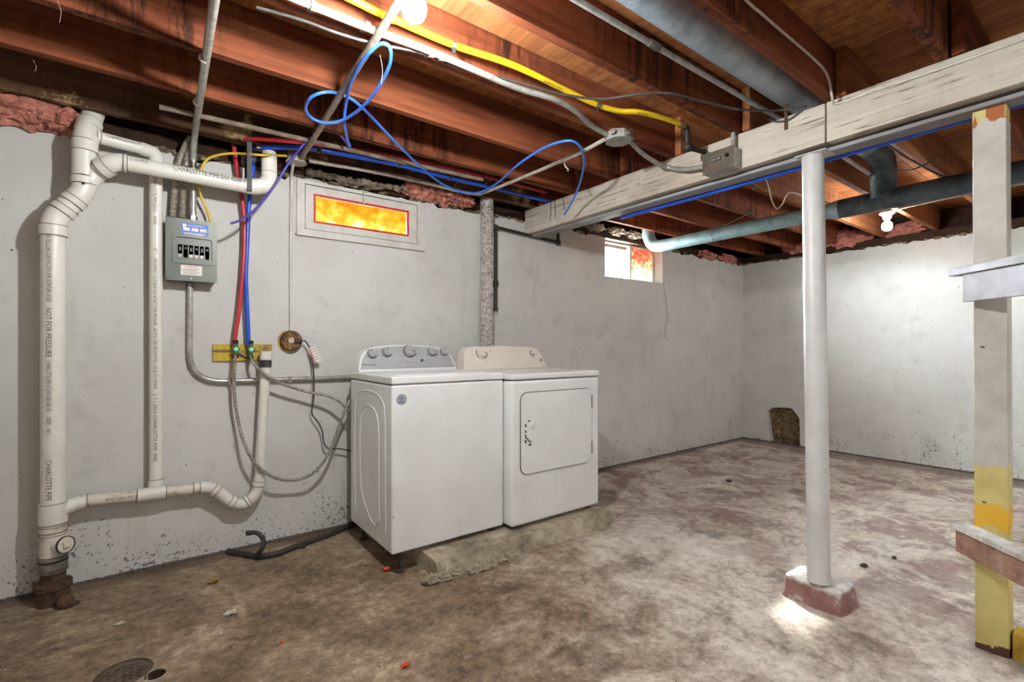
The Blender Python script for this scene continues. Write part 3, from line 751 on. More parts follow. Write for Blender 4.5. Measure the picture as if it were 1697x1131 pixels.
# --- dryer
dx0, dx1, dy0, dy1, dz0, dz1, dzt = 1.652, 2.378, 2.207, 2.86, .108, .954, .992
DY = thing('clothes_dryer', 'white front loading dryer with cream console beside the washer', 'dryer', ((dx0+dx1)/2, (dy0+dy1)/2, SLABZ))
m = MB(); m.box((dx0, dy0, dz0), (dx1, dy1, dz1)); m.build('body', 'appliance_white', DY, bevel=.022, seg=5)
m = MB(); m.box((dx0-.001, dy0-.003, dz1+.003), (dx1+.001, dy1, dzt)); m.build('top_deck', 'appliance_white', DY, bevel=.012, seg=4)
m = MB(); m.box((dx0+.014, dy0+.016, dz1-.02), (dx1-.014, dy1-.01, dz1+.01)); m.build('seam', 'seam_dark', DY)
for fx in (dx0+.06, dx1-.06):
    for fy in (dy0+.06, dy1-.06):
        m = MB(); m.lathe([(0, 0), (.022, 0), (.022, .010), (.01, .012), (.01, dz0-SLABZ+.004), (0, dz0-SLABZ+.004)], (fx, fy, SLABZ), Z, 12); m.build('foot', 'rubber_black', DY)
da, db = onY(862.5, 655, dy0), onY(979, 700, dy0); dzb, dztp = onY(979, 768, dy0).z, onY(979, 641, dy0).z
dzb = (onY(979, 767, dy0).z+onY(862.5, 786, dy0).z)/2; dztp = (onY(979, 641, dy0).z+onY(862.5, 655, dy0).z)/2
dw, dh, dc = db.x-da.x, dztp-dzb, V(((da.x+db.x)/2, dy0, (dzb+dztp)/2))
m = MB(); m.prism(rrect(dw+.008, dh+.008, .052, 7), dc+V((0, -.0002, 0)), X, Z, -Y, .0012); m.build('door_gap', 'seam_dark', DY)
m = MB(); m.prism(rrect(dw, dh, .048, 7), dc+V((0, -.0012, 0)), X, Z, -Y, .007); door = m.build('door', 'appliance_white', DY, bevel=.004, seg=3)
df = dy0-.0084
def ondoor(a, b): return onY(a, b, df)
for a, b, w_, h_ in ((877.5, 698.5, .018, .009), (871, 706, .010, .016), (871, 716, .008, .014), (871, 724, .010, .020), (871, 732.5, .010, .016), (878, 737.5, .018, .009)):
    p = ondoor(a, b); m = MB(); m.box((p.x-w_/2, df-.0012, p.z-h_/2), (p.x+w_/2, df+.001, p.z+h_/2)); m.build('handle_slot', 'breaker_black', door)
p = ondoor(875, 729); m = MB(); m.obox(p+V((0, -.004, 0)), V((.75, 0, -.66)), V((.66, 0, .75)), -Y, .055, .008, .008); m.build('broken_handle', 'plate_steel', door, bevel=.001)
p = ondoor(882, 704); m = MB(); m.lathe([(.030, 0), (.024, .003), (0, .004)], p, -Y, 20); m.build('handle_boss', 'appliance_white', door)
for zz in (665, 742):
    p = ondoor(980.5, zz); m = MB(); m.box((p.x-.004, dy0-.011, p.z-.04), (p.x+.006, dy0-.0005, p.z+.04)); m.build('hinge', 'plate_steel', DY, bevel=.001)
dprof = [(0, 0), (1, 0), (.985, .03), (.935, .105), (.915, .130), (.885, .148), (.82, .157), (.5, .165), (.18, .162), (.08, .155), (.045, .138), (.03, .105), (.012, .03)]
ccx0 = onY(764, 612, 2.70).x; ccx1 = onY(911, 609, 2.70).x+.012
ccx0 = max(ccx0, dx0+.002)
cy0d, leand = 2.735, .25
dcon = console(DY, ccx0, ccx1, dzt, dprof, cy0d, leand, 2.85, 'appliance_cream')
dn = V((0, -1, leand)).normalized(); dv = V((0, leand, 1)).normalized()
def ondf(px, py):
    r = ray(px, py); P0 = V((0, cy0d, dzt)); t = (P0-CP).dot(dn)/r.dot(dn); return CP+r*t
knob(dcon, ondf(798, 584.5), .036, 'appliance_cream', 'appliance_cream', -.55, dn)
m = MB(); c = ondf(798, 584.5)+dn*.001
m.tube([c+X*(.043*math.cos(t))+dv*(.043*math.sin(t)) for t in [math.radians(160+i*9) for i in range(9)]], .0026, 6); m.build('dial_arc', 'print_black', dcon)
knob(dcon, ondf(883, 585.5), .013, 'appliance_cream', 'appliance_cream', .5, dn)
m = MB(); c = ondf(882, 585.5)+dn*.001
m.tube([c+X*(.019*math.cos(t))+dv*(.019*math.sin(t)) for t in [math.radians(95+i*22) for i in range(11)]], .0030, 6); m.build('dial_arc', 'print_black', dcon)
for (a, b, t_, s_) in ((805, 574.5, 'NORMAL', .0085), (782, 581, 'TIMED', .0085), (783.5, 587, 'DRY', .0085), (812, 582, 'AUTO', .0085), (804.5, 600, 'OFF', .0085), (884.5, 593, 'START', .0085)):
    facetext(dcon, t_, ondf(a, b), s_, 'print_black', X, dv, dn, .0008)
for k in range(14):
    t = math.radians(30+k*24); c = ondf(798, 584.5)+X*(.048*math.cos(t))+dv*(.048*math.sin(t)); m = MB(); m.obox(c+dn*.0006, X, dv, dn, .003, .003, .0006); m.build('dial_mark', 'print_black', dcon)
c = ondf(896.5, 597); m = MB()
m.obox(c+dn*.0006, X, dv, dn, .020, .020, .001); m.build('badge', 'print_black', dcon)
m = MB(); m.obox(c+dn*.0012+X*.002, X, dv, dn, .004, .016, .0006); m.obox(c+dn*.0012-X*.005+dv*.003, X, dv, dn, .004, .006, .0006); m.build('badge_mark', 'appliance_cream', dcon)

# ================================================================== PVC DRAIN PIPEWORK
YS = 2.975
S = lambda a, b: onY(a, b, YS)
x1 = S(88, 650).x; x2 = S(139.5, 280).x; RS = .0430
DP = thing('drain_pipework', 'white plastic drain pipes with elbows, trap and iron floor hub on wall', 'pipework', (x1, YS, 0))
zA, zB = S(88, 372).z, S(139, 310).z
def pp(name, pts, r, mat='pvc', n=22, parent=DP): m = MB(); m.tube(pts, r, n); return m.build(name, mat, parent)
def sleeve(name, a, b, r, mat='pvc', ring=True, parent=DP):
    a, b = V(a), V(b); d = (b-a).normalized(); m = MB(); u_, v_, w_ = frame(d); L = (b-a).length
    m.lathe([(r*.9, 0), (r, .001), (r, L-.001), (r*.9, L)], a, d, 24); o = m.build(name, mat, parent)
    if ring:
        m = MB(); m.lathe([(r+.0004, .001), (r+.0008, .0025), (r+.0004, .004)], a-d*.001, d, 24); m.build('joint_line', 'joint_cement', o)
        m = MB(); m.lathe([(r+.0004, -.004), (r+.0008, -.0025), (r+.0004, -.001)], b+d*.001, d, 24); m.build('joint_line', 'joint_cement', o)
    return o
stack = pp('pipe', [(x1, YS, .20), (x1, YS, zA)], RS)
pp('elbow', fillet([(x1, YS, zA-.05), (x1, YS, zA+.022), (x2, YS, zB-.022), (x2, YS, zB+.05)], .085), RS+.002)
sleeve('socket', (x1, YS, zA-.055), (x1, YS, zA-.005), RS+.006)
mdir = (V((x2, YS, zB-.022))-V((x1, YS, zA+.022))); mp_ = (V((x2, YS, zB-.022))+V((x1, YS, zA+.022)))/2; mdn = mdir.normalized()
sleeve('socket', mp_-mdn*.045, mp_-mdn*.012, RS+.006); sleeve('socket', mp_+mdn*.012, mp_+mdn*.045, RS+.006)
sleeve('socket', (x2, YS, zB+.008), (x2, YS, zB+.045), RS+.006)
z250, z233, z215 = S(139, 252).z, S(141, 233).z, S(143, 215).z
pp('pipe', [(x2, YS, zB), (x2, YS, z233)], RS+.002)
sleeve('socket', (x2+.002, YS, z250), (x2+.003, YS, z233), RS+.005)
ptop = onY(152, 196, 3.06)
pp('pipe', catmull([(x2+.002, YS, z233-.02), (x2+.006, YS+.006, z215-.01), ptop, ptop+V((.012, .018, .08)), ptop+V((.014, .02, .25))], 5), RS)
sleeve('socket', onY(145, 217, YS+.025), onY(149, 205, YS+.06), RS+.006); sleeve('socket', S(142, 236), S(143, 225), RS+.004, ring=False)
# wye branch -> big horizontal
yh = 2.93; H = lambda a, b: onY(a, b, yh)
pp('wye_branch', catmull([(x2, YS, S(139, 312).z), S(149, 297), S(162, 284.5), onY(174, 276.5, yh+.01)], 5), .042)
b1 = H(204, 269.5); b2 = H(421, 311); b3 = onY(446, 252, yh)
sleeve('socket', onY(167, 281, yh+.02), onY(180, 274, yh+.005), .0465)
pp('elbow', catmull([onY(168, 279.5, yh+.015), H(184, 271), H(196, 269), b1], 6), .0395)
sleeve('socket', H(204, 270), H(212, 271.5), .0425)
hz = pp('pipe', fillet([b1, b2+V((.025, 0, -.002)), V((b3.x, yh, b2.z+.06))], .05), .0365)
el = pp('elbow', fillet([H(408, 308.5), V((b3.x, yh, H(446, 309).z)), V((b3.x, yh, H(446, 286).z))], .075), .0400)
pp('pipe', [(b3.x, yh, H(446, 300).z), (b3.x, yh, b3.z)], .0345)
sleeve('socket', (b3.x, yh, H(446, 287).z), (b3.x, yh, H(446, 259).z), .0395)
# upper 2 inch vent from tee to the second vertical
yv = 3.052; Q = lambda a, b: onY(a, b, yv)
t0 = onY(146, 223, YS); v1 = Q(233, 246); xv = Q(258.5, 500).x
pp('pipe', fillet([t0, onY(165, 228.5, YS+.03), v1, V((xv, yv, v1.z-.012)), V((xv, yv, v1.z-.09))], .06), .0290)
sleeve('socket', onY(155, 225.5, YS+.02), onY(163, 228, YS+.028), .036)
pp('elbow', fillet([Q(233, 246), V((xv, yv, v1.z-.012)), V((xv, yv, v1.z-.10))], .07), .0325)
zt = Q(254, 820).z
vert = pp('pipe', [(xv, yv, v1.z-.05), (xv, yv, zt)], .0285)
sleeve('socket', (xv, yv, v1.z-.105), (xv, yv, v1.z-.07), .0335)
# lower line
yl = 3.03; Lp = lambda a, b: onY(a, b, yl)
pp('wye_branch', catmull([(x1, YS, S(88, 850).z), S(100, 846), onY(118, 838, yl-.02), Lp(141, 831)], 6), .0305)
pp('pipe', [Lp(128, 833), Lp(141, 830.5), Lp(226, 822.5), Lp(254, 818.5), Lp(328, 809.5)], .0265, 'pvc_dirty')
sleeve('socket', Lp(136, 832), Lp(147, 829.5), .0315, 'pvc_dirty')
sleeve('tee', Lp(227, 822), Lp(276, 816), .0325)
sleeve('socket', (xv, yv-.005, zt+.02), (xv, yv, Q(256, 795).z), .0335)
sleeve('socket', Lp(320, 810), Lp(332, 808.5), .0305, 'pvc_dirty')
pp('trap', catmull([Lp(326, 809.5), Lp(342, 808), Lp(356, 812), Lp(372, 824), Lp(384, 832), Lp(398, 836), Lp(412, 831), Lp(424, 818), Lp(429, 803), Lp(430, 792)], 6), .0295)
for a, b in (((352, 810), (360, 815)), ((380, 830), (388, 834)), ((408, 833), (414, 829)), ((428.5, 806), (430, 797))):
    sleeve('socket', Lp(*a), Lp(*b), .0335)
sp = pp('standpipe', [Lp(429.5, 800), Lp(441, 592)], .0265)
sleeve('coupling', Lp(439.6, 609), Lp(440.3, 597), .0315, 'rubber_black', False)
sleeve('standpipe_collar', Lp(440.3, 597), Lp(441.1, 582.5), .0310, 'pvc', False)
# stack bottom: sanitary wye, cleanout, rubber coupling, iron hub
sleeve('wye_body', (x1, YS, S(88, 868).z), (x1, YS, S(88, 833).z), RS+.006); sleeve('socket', (x1, YS, S(88, 881).z), (x1, YS, S(88, 871).z), RS+.005, 'pvc_dirty')
sleeve('cleanout_body', (x1, YS, S(88, 921).z), (x1, YS, S(88, 885).z), RS+.003, 'pvc_dirty')
cz = S(105, 901).z; cdv = V((.62, -.74, .12)).normalized(); cc = V((x1, YS, cz))
pp('cleanout_branch', [cc, cc+cdv*.066], .034)
m = MB(); m.lathe([(.0365, 0), (.0365, .010), (.032, .012), (0, .012)], cc+cdv*.064, cdv, 24); cp_ = m.build('cleanout_plug', 'pvc_dirty', DP)
m = MB(); m.holed([circle(.0375, 24), circle(.0335, 24)], cc+cdv*.070, frame(cdv)[0], frame(cdv)[1], cdv, .008); m.build('plug_ring', 'rubber_black', cp_)
m = MB(); uu, vv, ww = frame(cdv); m.obox(cc+cdv*.080, uu, vv, ww, .026, .026, .012); m.build('plug_nut', 'pvc_dirty', cp_, bevel=.002)
sleeve('rubber_coupling', (x1, YS, S(88, 947).z), (x1, YS, S(88, 921).z), RS+.008, 'coupling_gray', False)
sleeve('hose_clamp', (x1, YS, S(88, 930).z), (x1, YS, S(88, 926).z), RS+.0095, 'black_iron', False); sleeve('hose_clamp', (x1, YS, S(88, 945).z), (x1, YS, S(88, 941).z), RS+.0095, 'clamp_steel', False)
pp('iron_stub', [(x1, YS, .05), (x1, YS, S(88, 944).z)], RS+.001, 'rusty_iron')
m = MB(); m.lathe([(.060, 0), (.060, .03), (.058, .065), (.066, .07), (.066, .092), (.054, .095), (.0, .095)], (x1, YS, 0), Z, 26); m.build('iron_hub', 'rusty_iron', DP)
# printed lettering wrapped on pipes
def wrap(parent, body, size, o, along, n0, r, mat='print_black', fit=None):
    along = V(along).normalized(); n0 = V(n0); n0 = (n0-along*n0.dot(along)).normalized(); up = n0.cross(along)
    kx = fit/MB().text(body, size, lambda a, b: V((a, b, 0))) if fit else 1
    m = MB(); m.text(body, size, lambda a, b: V(o)+along*a*kx+n0*(math.cos((b-size*.35)/r)*(r+.0009))+up*(math.sin((b-size*.35)/r)*(r+.0009)))
    return m.build('print', mat, parent)
nst = V((-.22, -1, 0))
sz_ = lambda a, b: S(88, a).z-S(88, b).z
for a, b, t_, h_ in ((385, 502, 'COEX CELLULAR CORE PVC-DWV PIPE ASTM F-891-14 NSF', .026), (511, 592, 'NOT FOR PRESSURE', .028), (598, 680, 'CHARLOTTE PIPE 4" DWV 053 3A1 05', .025), (690, 702, 'IIIIII', .026), (708, 719, 'NSF 2', .018), (760, 826, 'CHARLOTTE PIPE', .028)):
    wrap(stack, t_, h_, (x1, YS, S(88, a).z), -Z, nst, RS, fit=sz_(a, b))
wrap(hz, 'CHARLOTTE PIPE S/U 4200 S', .036, H(286, 285), H(400, 306)-H(286, 285), V((-.05, -1, .35)), .0365, fit=(H(405, 307)-H(286, 285)).length)
wrap(hz, '||| ASTM D', .016, H(214, 271), X, V((-.05, -1, .3)), .0365)
qz_ = lambda a, b: Q(258, a).z-Q(258, b).z
for a, b, t_ in ((296, 354, 'CHARLOTTE PIPE S/U 2"'), (361, 374, 'IIIIII'), (413, 420, '2"'), (430, 540, 'PVC-DWV 1 1/2 D-2665 SCH 40 NOT FOR PRESSURE'), (545, 645, 'ASTM D-1785 NSF-DWV PVC-1120 @ 73 F CEMENT'), (652, 746, '2 7 1 2016 CHARLOTTE PIPE'), (750, 763, 'IIIIII')):
    wrap(vert, t_, .021, (xv, yv, Q(258, a).z), -Z, V((-.1, -1, 0)), .0285, fit=qz_(a, b))
wrap(DP, 'CHP PVC/DWV PIPE ASTM D-2665', .017, onY(173, 231, YS+.035), Q(233, 246)-onY(173, 231, YS+.035), V((0, -1, .3)), .029)
wrap(DP, 'PVC-2665 IPC PVC D', .018, Lp(176, 827.5), Lp(226, 822)-Lp(176, 827.5), V((0, -1, .1)), .0265)

# black strap holding the horizontal pipe
m = MB(); c = H(412, 309); xq = H(411.5, 300).x
m.box((xq-.012, yh-.040, H(412, 318).z), (xq+.012, yh-.037, H(412, 236).z)); m.box((xq-.012, yh-.04, H(412, 318).z-.003), (xq+.012, yh+.045, H(412, 318).z)); m.box((xq-.012, yh+.042, H(412, 318).z), (xq+.012, yh+.045, H(412, 236).z))
tag(m.build('pipe_strap', 'rubber_black'), 'black perforated strap hanging around the large horizontal drain pipe', 'strap')

# iron plug and rubble on the floor at the hub
p = onZ(110, 1008, 0); m = MB(); dd = V((.45, -.8, .35)).normalized()
m.lathe([(0, -.03), (.028, -.03), (.030, 0), (.024, .004), (.024, .010), (0, .010)], p+V((0, 0, .028)), dd, 20); m.lump(p+V((.0, .02, .004)), (.08, .06, .02), .4, 3)
tag(m.build('floor_cleanout', 'rusty_iron'), 'dirty tilted iron cleanout plug on floor at foot of drain', 'plug')

# ================================================================== BREAKER PANEL AND ITS CONDUITS
yp = D-.105
pa, pb = onY(274, 361, yp), onY(359.5, 368, yp)
pz0, pz1 = onY(274, 464.5, yp).z, onY(274, 360, yp).z
pz0 = (pz0+onY(359.5, 468.5, yp).z)/2; pz1 = (pz1+onY(359.5, 368.5, yp).z)/2
BP = thing('breaker_panel', 'grey metal breaker panel with six black switches on white wall', 'breaker panel', ((pa.x+pb.x)/2, D-.05, pz0))
m = MB(); m.box((pa.x+.004, yp+.004, pz0+.004), (pb.x-.004, D-.002, pz1-.004)); m.build('box', 'panel_gray', BP, bevel=.003)
fo = onY(285, 387, yp), onY(356, 441, yp)
fx0, fx1 = fo[0].x, fo[1].x; fz1 = (onY(285, 387, yp).z+onY(356, 393, yp).z)/2; fz0 = (onY(285, 435, yp).z+onY(356, 442, yp).z)/2
fcx, fcz = (fx0+fx1)/2, (fz0+fz1)/2
inner = [(fcx+a, fcz+b) for a, b in rrect((fx1-fx0)*.86, (fz1-fz0)*.78, .016)]
m = MB(); m.holed([[(pa.x, pz0), (pb.x, pz0), (pb.x, pz1), (pa.x, pz1)], inner], (0, yp+.004, 0), X, Z, -Y, .004); cov = m.build('cover', 'panel_gray', BP, bevel=.001, seg=1)
m = MB(); m.holed([[(fcx+a, fcz+b) for a, b in rrect(fx1-fx0, fz1-fz0, .012)], inner], (0, yp, 0), X, Z, -Y, .006); m.build('raised_rim', 'panel_gray', cov, bevel=.003, seg=3)
m = MB(); m.box((fx0+.004, yp+.022, fz0+.004), (fx1-.004, yp+.024, fz1-.004)); m.build('dead_front', 'panel_gray', BP)
bw = (fx1-fx0)*.76/6; bz = fcz-.012
for k in range(6):
    bx = fcx-(fx1-fx0)*.38+bw*(k+.5); m = MB(); m.box((bx-bw*.46, yp+.004, bz-.034), (bx+bw*.46, yp+.022, bz+.036)); br = m.build('breaker', 'breaker_black', BP, bevel=.0015)
    m = MB(); m.box((bx-bw*.22, yp-.004, bz+.004+(.006 if k % 2 else -.004)), (bx+bw*.22, yp+.005, bz+.022)); m.build('switch_lever', 'breaker_black', br, bevel=.001)
    if k in (0, 2, 3, 4): m = MB(); m.box((bx-bw*.32, yp+.0032, bz-.030), (bx+bw*.32, yp+.0038, bz-.014)); m.build('rating_mark', 'plate_steel', br)
la = onY(300, 367, yp), onY(345, 391, yp); lz1, lz0 = la[0].z-.004, onY(300, 388, yp).z
m = MB(); m.box((la[0].x, yp-.0007, lz0), (la[1].x, yp-.0001, lz1)); lb = m.build('blue_label', 'label_blue', cov)
lw = la[1].x-la[0].x
for k in range(3):
    x_ = la[0].x+lw*(.07+.31*k); m = MB(); m.box((x_, yp-.0012, lz0+(lz1-lz0)*.34), (x_+lw*.25, yp-.0007, lz0+(lz1-lz0)*.62)); m.build('label_field', 'label_white', lb)
m = MB(); m.box((la[0].x+.006, yp-.0012, lz1-.022), (la[0].x+.022, yp-.0007, lz1-.006)); m.build('label_field', 'label_white', lb)
for k, (x_, wd, zz) in enumerate(((fcx+.008, .075, lz1-.012), (fcx, .10, lz0+.010), (fcx, .085, lz0+.004))):
    m = MB(); m.box((x_-wd/2, yp-.0012, zz-.0016), (x_+wd/2, yp-.0007, zz+.0016)); m.build('label_line', 'label_white', lb)
wl = onY(299.5, 439, yp), onY(335, 459, yp); m = MB(); m.box((wl[0].x, yp-.0007, wl[1].z+.003), (wl[1].x, yp-.0001, wl[0].z)); wlb = m.build('warning_label', 'label_white', cov)
facetext(wlb, 'WARNING', ((wl[0].x+wl[1].x)/2, yp-.0007, wl[0].z-.008), .013, 'label_red', X, Z, -Y, .0006)
for k in range(4):
    m = MB(); zz = wl[0].z-.020-.008*k; m.box((wl[0].x+.008, yp-.0012, zz-.0012), (wl[1].x-.012-.01*(k % 2), yp-.0007, zz+.0012)); m.build('label_line', 'print_grey', wlb)
for a, b in ((320, 365.5), (316, 462.5)):
    p = onY(a, b, yp); m = MB(); m.lathe([(.007, 0), (.006, .003), (0, .004)], (p.x, yp, p.z), -Y, 12); m.build('screw', 'clamp_steel', cov)

def tube_thing(name, label, cat, pts, r, mat, n=10, group=None, smooth=6, bend=None):
    pts = fillet(pts, bend) if bend else (catmull(pts, smooth) if len(pts) > 2 and smooth else pts)
    m = MB(); m.tube(pts, r, n); return tag(m.build(name, mat), label, cat, group)
# ceiling conduit into the panel
zc = JB-.018
c0 = onZ(353, 0, zc); cx = c0.x
q1 = onY(320, 300, D-.06); q1.x = onY(320, 350, D-.06).x
CO = thing('feeder_conduit', 'shiny steel conduit running under the joists down into breaker panel', 'conduit', (q1.x, D-.06, pz1))
m = MB(); m.tube(fillet([(q1.x, D-.06, pz1-.004), (q1.x, D-.06, zc-.10), (q1.x+.003, D-.13, zc-.002), (cx, 1.6, zc), (cx+.02, .4, zc)], .09, 8), .0150, 14); m.build('conduit_pipe', 'emt_steel', CO)
for a, b in ((338, 97), (327, 169)):
    p = onZ(a, b, zc); m = MB(); m.tube([V((p.x, p.y-.006, zc)), V((p.x, p.y+.006, zc))], .0175, 14); m.build('conduit_strap', 'cable_white', CO)
p = onY(321, 238, D-.07); m = MB(); m.tube([(q1.x, D-.06, zc-.155), (q1.x, D-.06, zc-.105)], .0185, 14); m.build('conduit_coupling', 'clamp_steel', CO)
m = MB(); m.tube([(q1.x, D-.06, pz1-.002), (q1.x, D-.06, pz1+.03)], .021, 6); m.build('connector', 'clamp_steel', CO)
# flexible armoured conduits
def flex(name, label, pts, r, grp):
    P = catmull(pts, 14); out = []; step = .0026
    for a_, b_ in zip(P[:-1], P[1:]):
        k_ = max(1, int((b_-a_).length/step)); out += [a_.lerp(b_, q/k_) for q in range(k_)]
    R = [r*(1+.10*math.cos(i*math.pi*.5)) for i in range(len(out))]
    m = MB(); m.tube(out, R, 12); return tag(m.build(name, 'flex_steel'), label, 'conduit', grp)
yf = D-.05
flex('flexible_conduit', 'flexible ribbed steel conduit, outer of the pair above breaker panel', [onY(286.5, 360, yf), onY(288.5, 330, yf), onY(290.5, 305, yf), onY(296, 270, yf+.01), onY(306, 243, yf+.01), onY(316, 226, yf)], .0140, 'flexible conduits above the breaker panel')
flex('flexible_conduit', 'flexible ribbed steel conduit beside the straight pipe above breaker panel', [onY(302.5, 361, yf), onY(303, 330, yf), onY(304.5, 305, yf), onY(309, 270, yf+.01), onY(315, 247, yf+.01), onY(322, 230, yf)], .0140, 'flexible conduits above the breaker panel')
# conduit out of the panel bottom, bending along the wall behind the washer
ye = D-.024
e0 = onY(315, 470, ye); e1 = onY(314, 634, ye); e2 = onY(600, 629, ye)
EC = thing('wall_conduit', 'steel conduit leaving panel bottom and bending along wall behind washer', 'conduit', (e0.x, D, e1.z))
m = MB(); m.tube(fillet([V((e0.x, ye, pz0-.002)), V((e0.x-.002, ye, e1.z)), V((e2.x+.45, ye, e2.z+.012))], .16, 10), .0135, 14); m.build('conduit_pipe', 'emt_steel', EC)
m = MB(); m.tube([V((e0.x, ye, pz0-.03)), V((e0.x, ye, pz0-.001))], .019, 6); m.build('connector', 'clamp_steel', EC)
for a, b in ((381, 636.5), (480, 634)):
    p = onY(a, b, ye); zz = e1.z+(e2.z+.012-e1.z)*(p.x-e0.x)/(e2.x+.45-e0.x); m = MB(); m.box((p.x-.009, ye-.0155, zz-.018), (p.x+.009, ye-.0125, zz+.018)); m.build('conduit_strap', 'old_emt', EC, bevel=.001)
# yellow cable
yc = D-.06
tube_thing('yellow_cable', 'yellow electrical cable arching from breaker panel to round ceiling box', 'cable', [onY(349, 369, yc), onY(344, 350, yc), onY(334, 328, yc-.01), onY(330, 307, yc-.02), onY(333, 283, yc-.02), onY(344, 264, yc-.03), onY(368, 256, yc-.06), onY(395, 254.5, yc-.09), onY(432, 257, yc-.19), onY(474, 258.5, yc-.06)], .0065, 'cable_yellow')
# round junction box at the joists
jb = onY(491, 262, D-.10)
JBx = thing('round_junction_box', 'round metal junction box with cover at top of the window wall', 'junction box', (jb.x, jb.y, jb.z-.03))
m = MB(); m.lathe([(0, 0), (.050, 0), (.052, .004), (.052, .045), (0, .045)], (jb.x, jb.y, jb.z-.020), Z, 22); m.build('box', 'old_emt', JBx)
m = MB(); m.lathe([(0, 0), (.056, 0), (.058, .004), (.054, .010), (0, .010)], (jb.x, jb.y, jb.z-.031), Z, 24); m.build('cover', 'painted_emt', JBx)
# thin painted conduit down to the outlet
yo = D-.012
oc = onY(481, 565, D)
m = MB(); m.tube([(oc.x, yo, oc.z+.06), (oc.x, yo, oc.z+.55), (oc.x+.005, yo, jb.z-.07), (jb.x-.01, jb.y+.02, jb.z-.02)], .0085, 10)
tag(m.build('thin_conduit', 'white_frame'), 'thin white painted conduit dropping down wall to the rusty outlet box', 'conduit')
# rusty round outlet box with receptacle
OB = thing('outlet_box', 'rusty round outlet box with ivory receptacle on the wall', 'outlet', (oc.x, D, oc.z-.06))
m = MB(); m.lathe([(.060, 0), (.060, .035), (.056, .040), (0, .040)], (oc.x, D-.0005, oc.z), -Y, 26); m.build('box', 'rusty_box', OB)
m = MB(); m.lathe([(.066, -.001), (.066, .003), (.058, .004)], (oc.x-.006, D-.0005, oc.z-.003), -Y, 16); m.build('paint_ring', 'yellow_board', OB)
for dz in (.0, -.0):
    pass
m = MB(); m.prism(rrect(.034, .030, .012), (oc.x-.002, D-.0405, oc.z+.002), X, Z, -Y, .004); rc = m.build('receptacle', 'outlet_ivory', OB, bevel=.001)
for a, b in ((-.008, .006), (.005, .006), (-.0015, -.007)):
    m = MB(); m.box((oc.x-.002+a-.0018, D-.0452, oc.z+.002+b-.004), (oc.x-.002+a+.0018, D-.0444, oc.z+.002+b+.004)); m.build('slot', 'breaker_black', rc)
for a in (.040, -.045):
    m = MB(); m.lathe([(.006, 0), (.005, .003), (0, .004)], (oc.x-.012, D-.0405, oc.z+a), -Y, 10); m.build('screw', 'brass', OB)
# plug and power cord with its paper tag
PC = thing('power_cord', 'black power cord with white tag plugged in the rusty outlet', 'cord', (oc.x+.04, D-.05, .6))
m = MB(); m.box((oc.x+.012, D-.066, oc.z-.010), (oc.x+.052, D-.0405, oc.z+.012)); m.build('plug', 'rubber_black', PC, bevel=.004)
yk = D-.055; K = lambda a, b: onY(a, b, yk)
m = MB(); m.tube(catmull([K(500, 565), K(506, 566), K(512, 575), K(516, 590), K(520, 622), K(520, 660), K(517, 685), K(527, 700), K(534, 715), K(537, 735), K(545, 744), K(562, 744), K(582, 748), K(600, 750)], 6), .0042, 8); m.build('cord', 'cable_black', PC)
tu, tv, tn = V((.86, -.12, .42)).normalized(), V((.40, 0, -.91)).normalized(), None
tn = tu.cross(tv).normalized(); tu = tv.cross(tn).normalized(); tc_ = K(521, 588)+V((0, -.012, 0))
m = MB(); m.obox(tc_, tu, tv, tn, .044, .098, .0008); tg = m.build('tag', 'tag_paper', PC)
sgn = -1 if tn.y > 0 else 1
m = MB(); m.obox(tc_-tu*.016+tn*.0008*sgn, tu, tv, tn, .006, .09, .0006); m.build('tag_stripe', 'label_red', tg)
for k in range(5):
    m = MB(); m.obox(tc_+tu*.005+tv*(-.034+.016*k)+tn*.0008*sgn, tu, tv, tn, .026, .003, .0006); m.build('tag_line', 'print_grey', tg)

# ================================================================== SUPPLY PIPES, VALVES AND HOSES
yx = D-.055; PX = lambda a, b: onY(a, b, yx)
RP = thing('hot_supply_pipe', 'red plastic water pipe dropping down the wall to the valve', 'pipe', PX(388.5, 575))
m = MB(); m.tube(catmull([PX(388.5, 573), PX(391.5, 545), PX(395, 524), PX(399.5, 480), PX(402.5, 445), PX(404.3, 419), PX(405, 368), PX(401.5, 334), PX(396, 300), PX(392, 275), PX(388.5, 250), PX(387, 236)], 5), .0115, 14); m.build('pipe', 'pex_red', RP)
yr = 2.80
m = MB(); r0 = PX(389, 233); m.tube(catmull([r0, onY(404, 231, 3.0), onY(450, 232, 2.92), onY(540, 241, yr), onY(666, 262, yr), onY(800, 292, yr), onY(905, 319, yr)], 6), .0115, 14); m.build('pipe', 'pex_red', RP)
for a, y_ in ((PX(389, 233), 0), (PX(388, 240), 0), (onY(398, 231.5, 3.02), 0)):
    m = MB(); m.lump(a, (.036, .036, .036), .05, 1); m.build('elbow_fitting', 'black_iron', RP)
BPp = thing('cold_supply_pipe', 'blue plastic water pipe dropping down the wall to the valve', 'pipe', PX(412, 575))
m = MB(); m.tube(catmull([PX(412, 573), PX(411, 545), PX(410, 524), PX(408, 480), PX(407.3, 455), PX(409, 419), PX(411, 368), PX(413, 334), PX(416, 305), PX(420, 276), PX(421, 262)], 5), .0115, 14); m.build('pipe', 'pex_blue', BPp)
m = MB(); m.tube(catmull([PX(421, 264), onY(423, 250, 3.02), onY(430, 246, 2.95), onY(476, 244.5, 2.90), onY(528, 249, 2.86), onY(660, 273.5, 2.84), onY(721, 289, 2.84), onY(836, 316.5, 2.84), onY(918, 336, 2.84)], 6), .0125, 14); m.build('pipe', 'pex_blue', BPp)
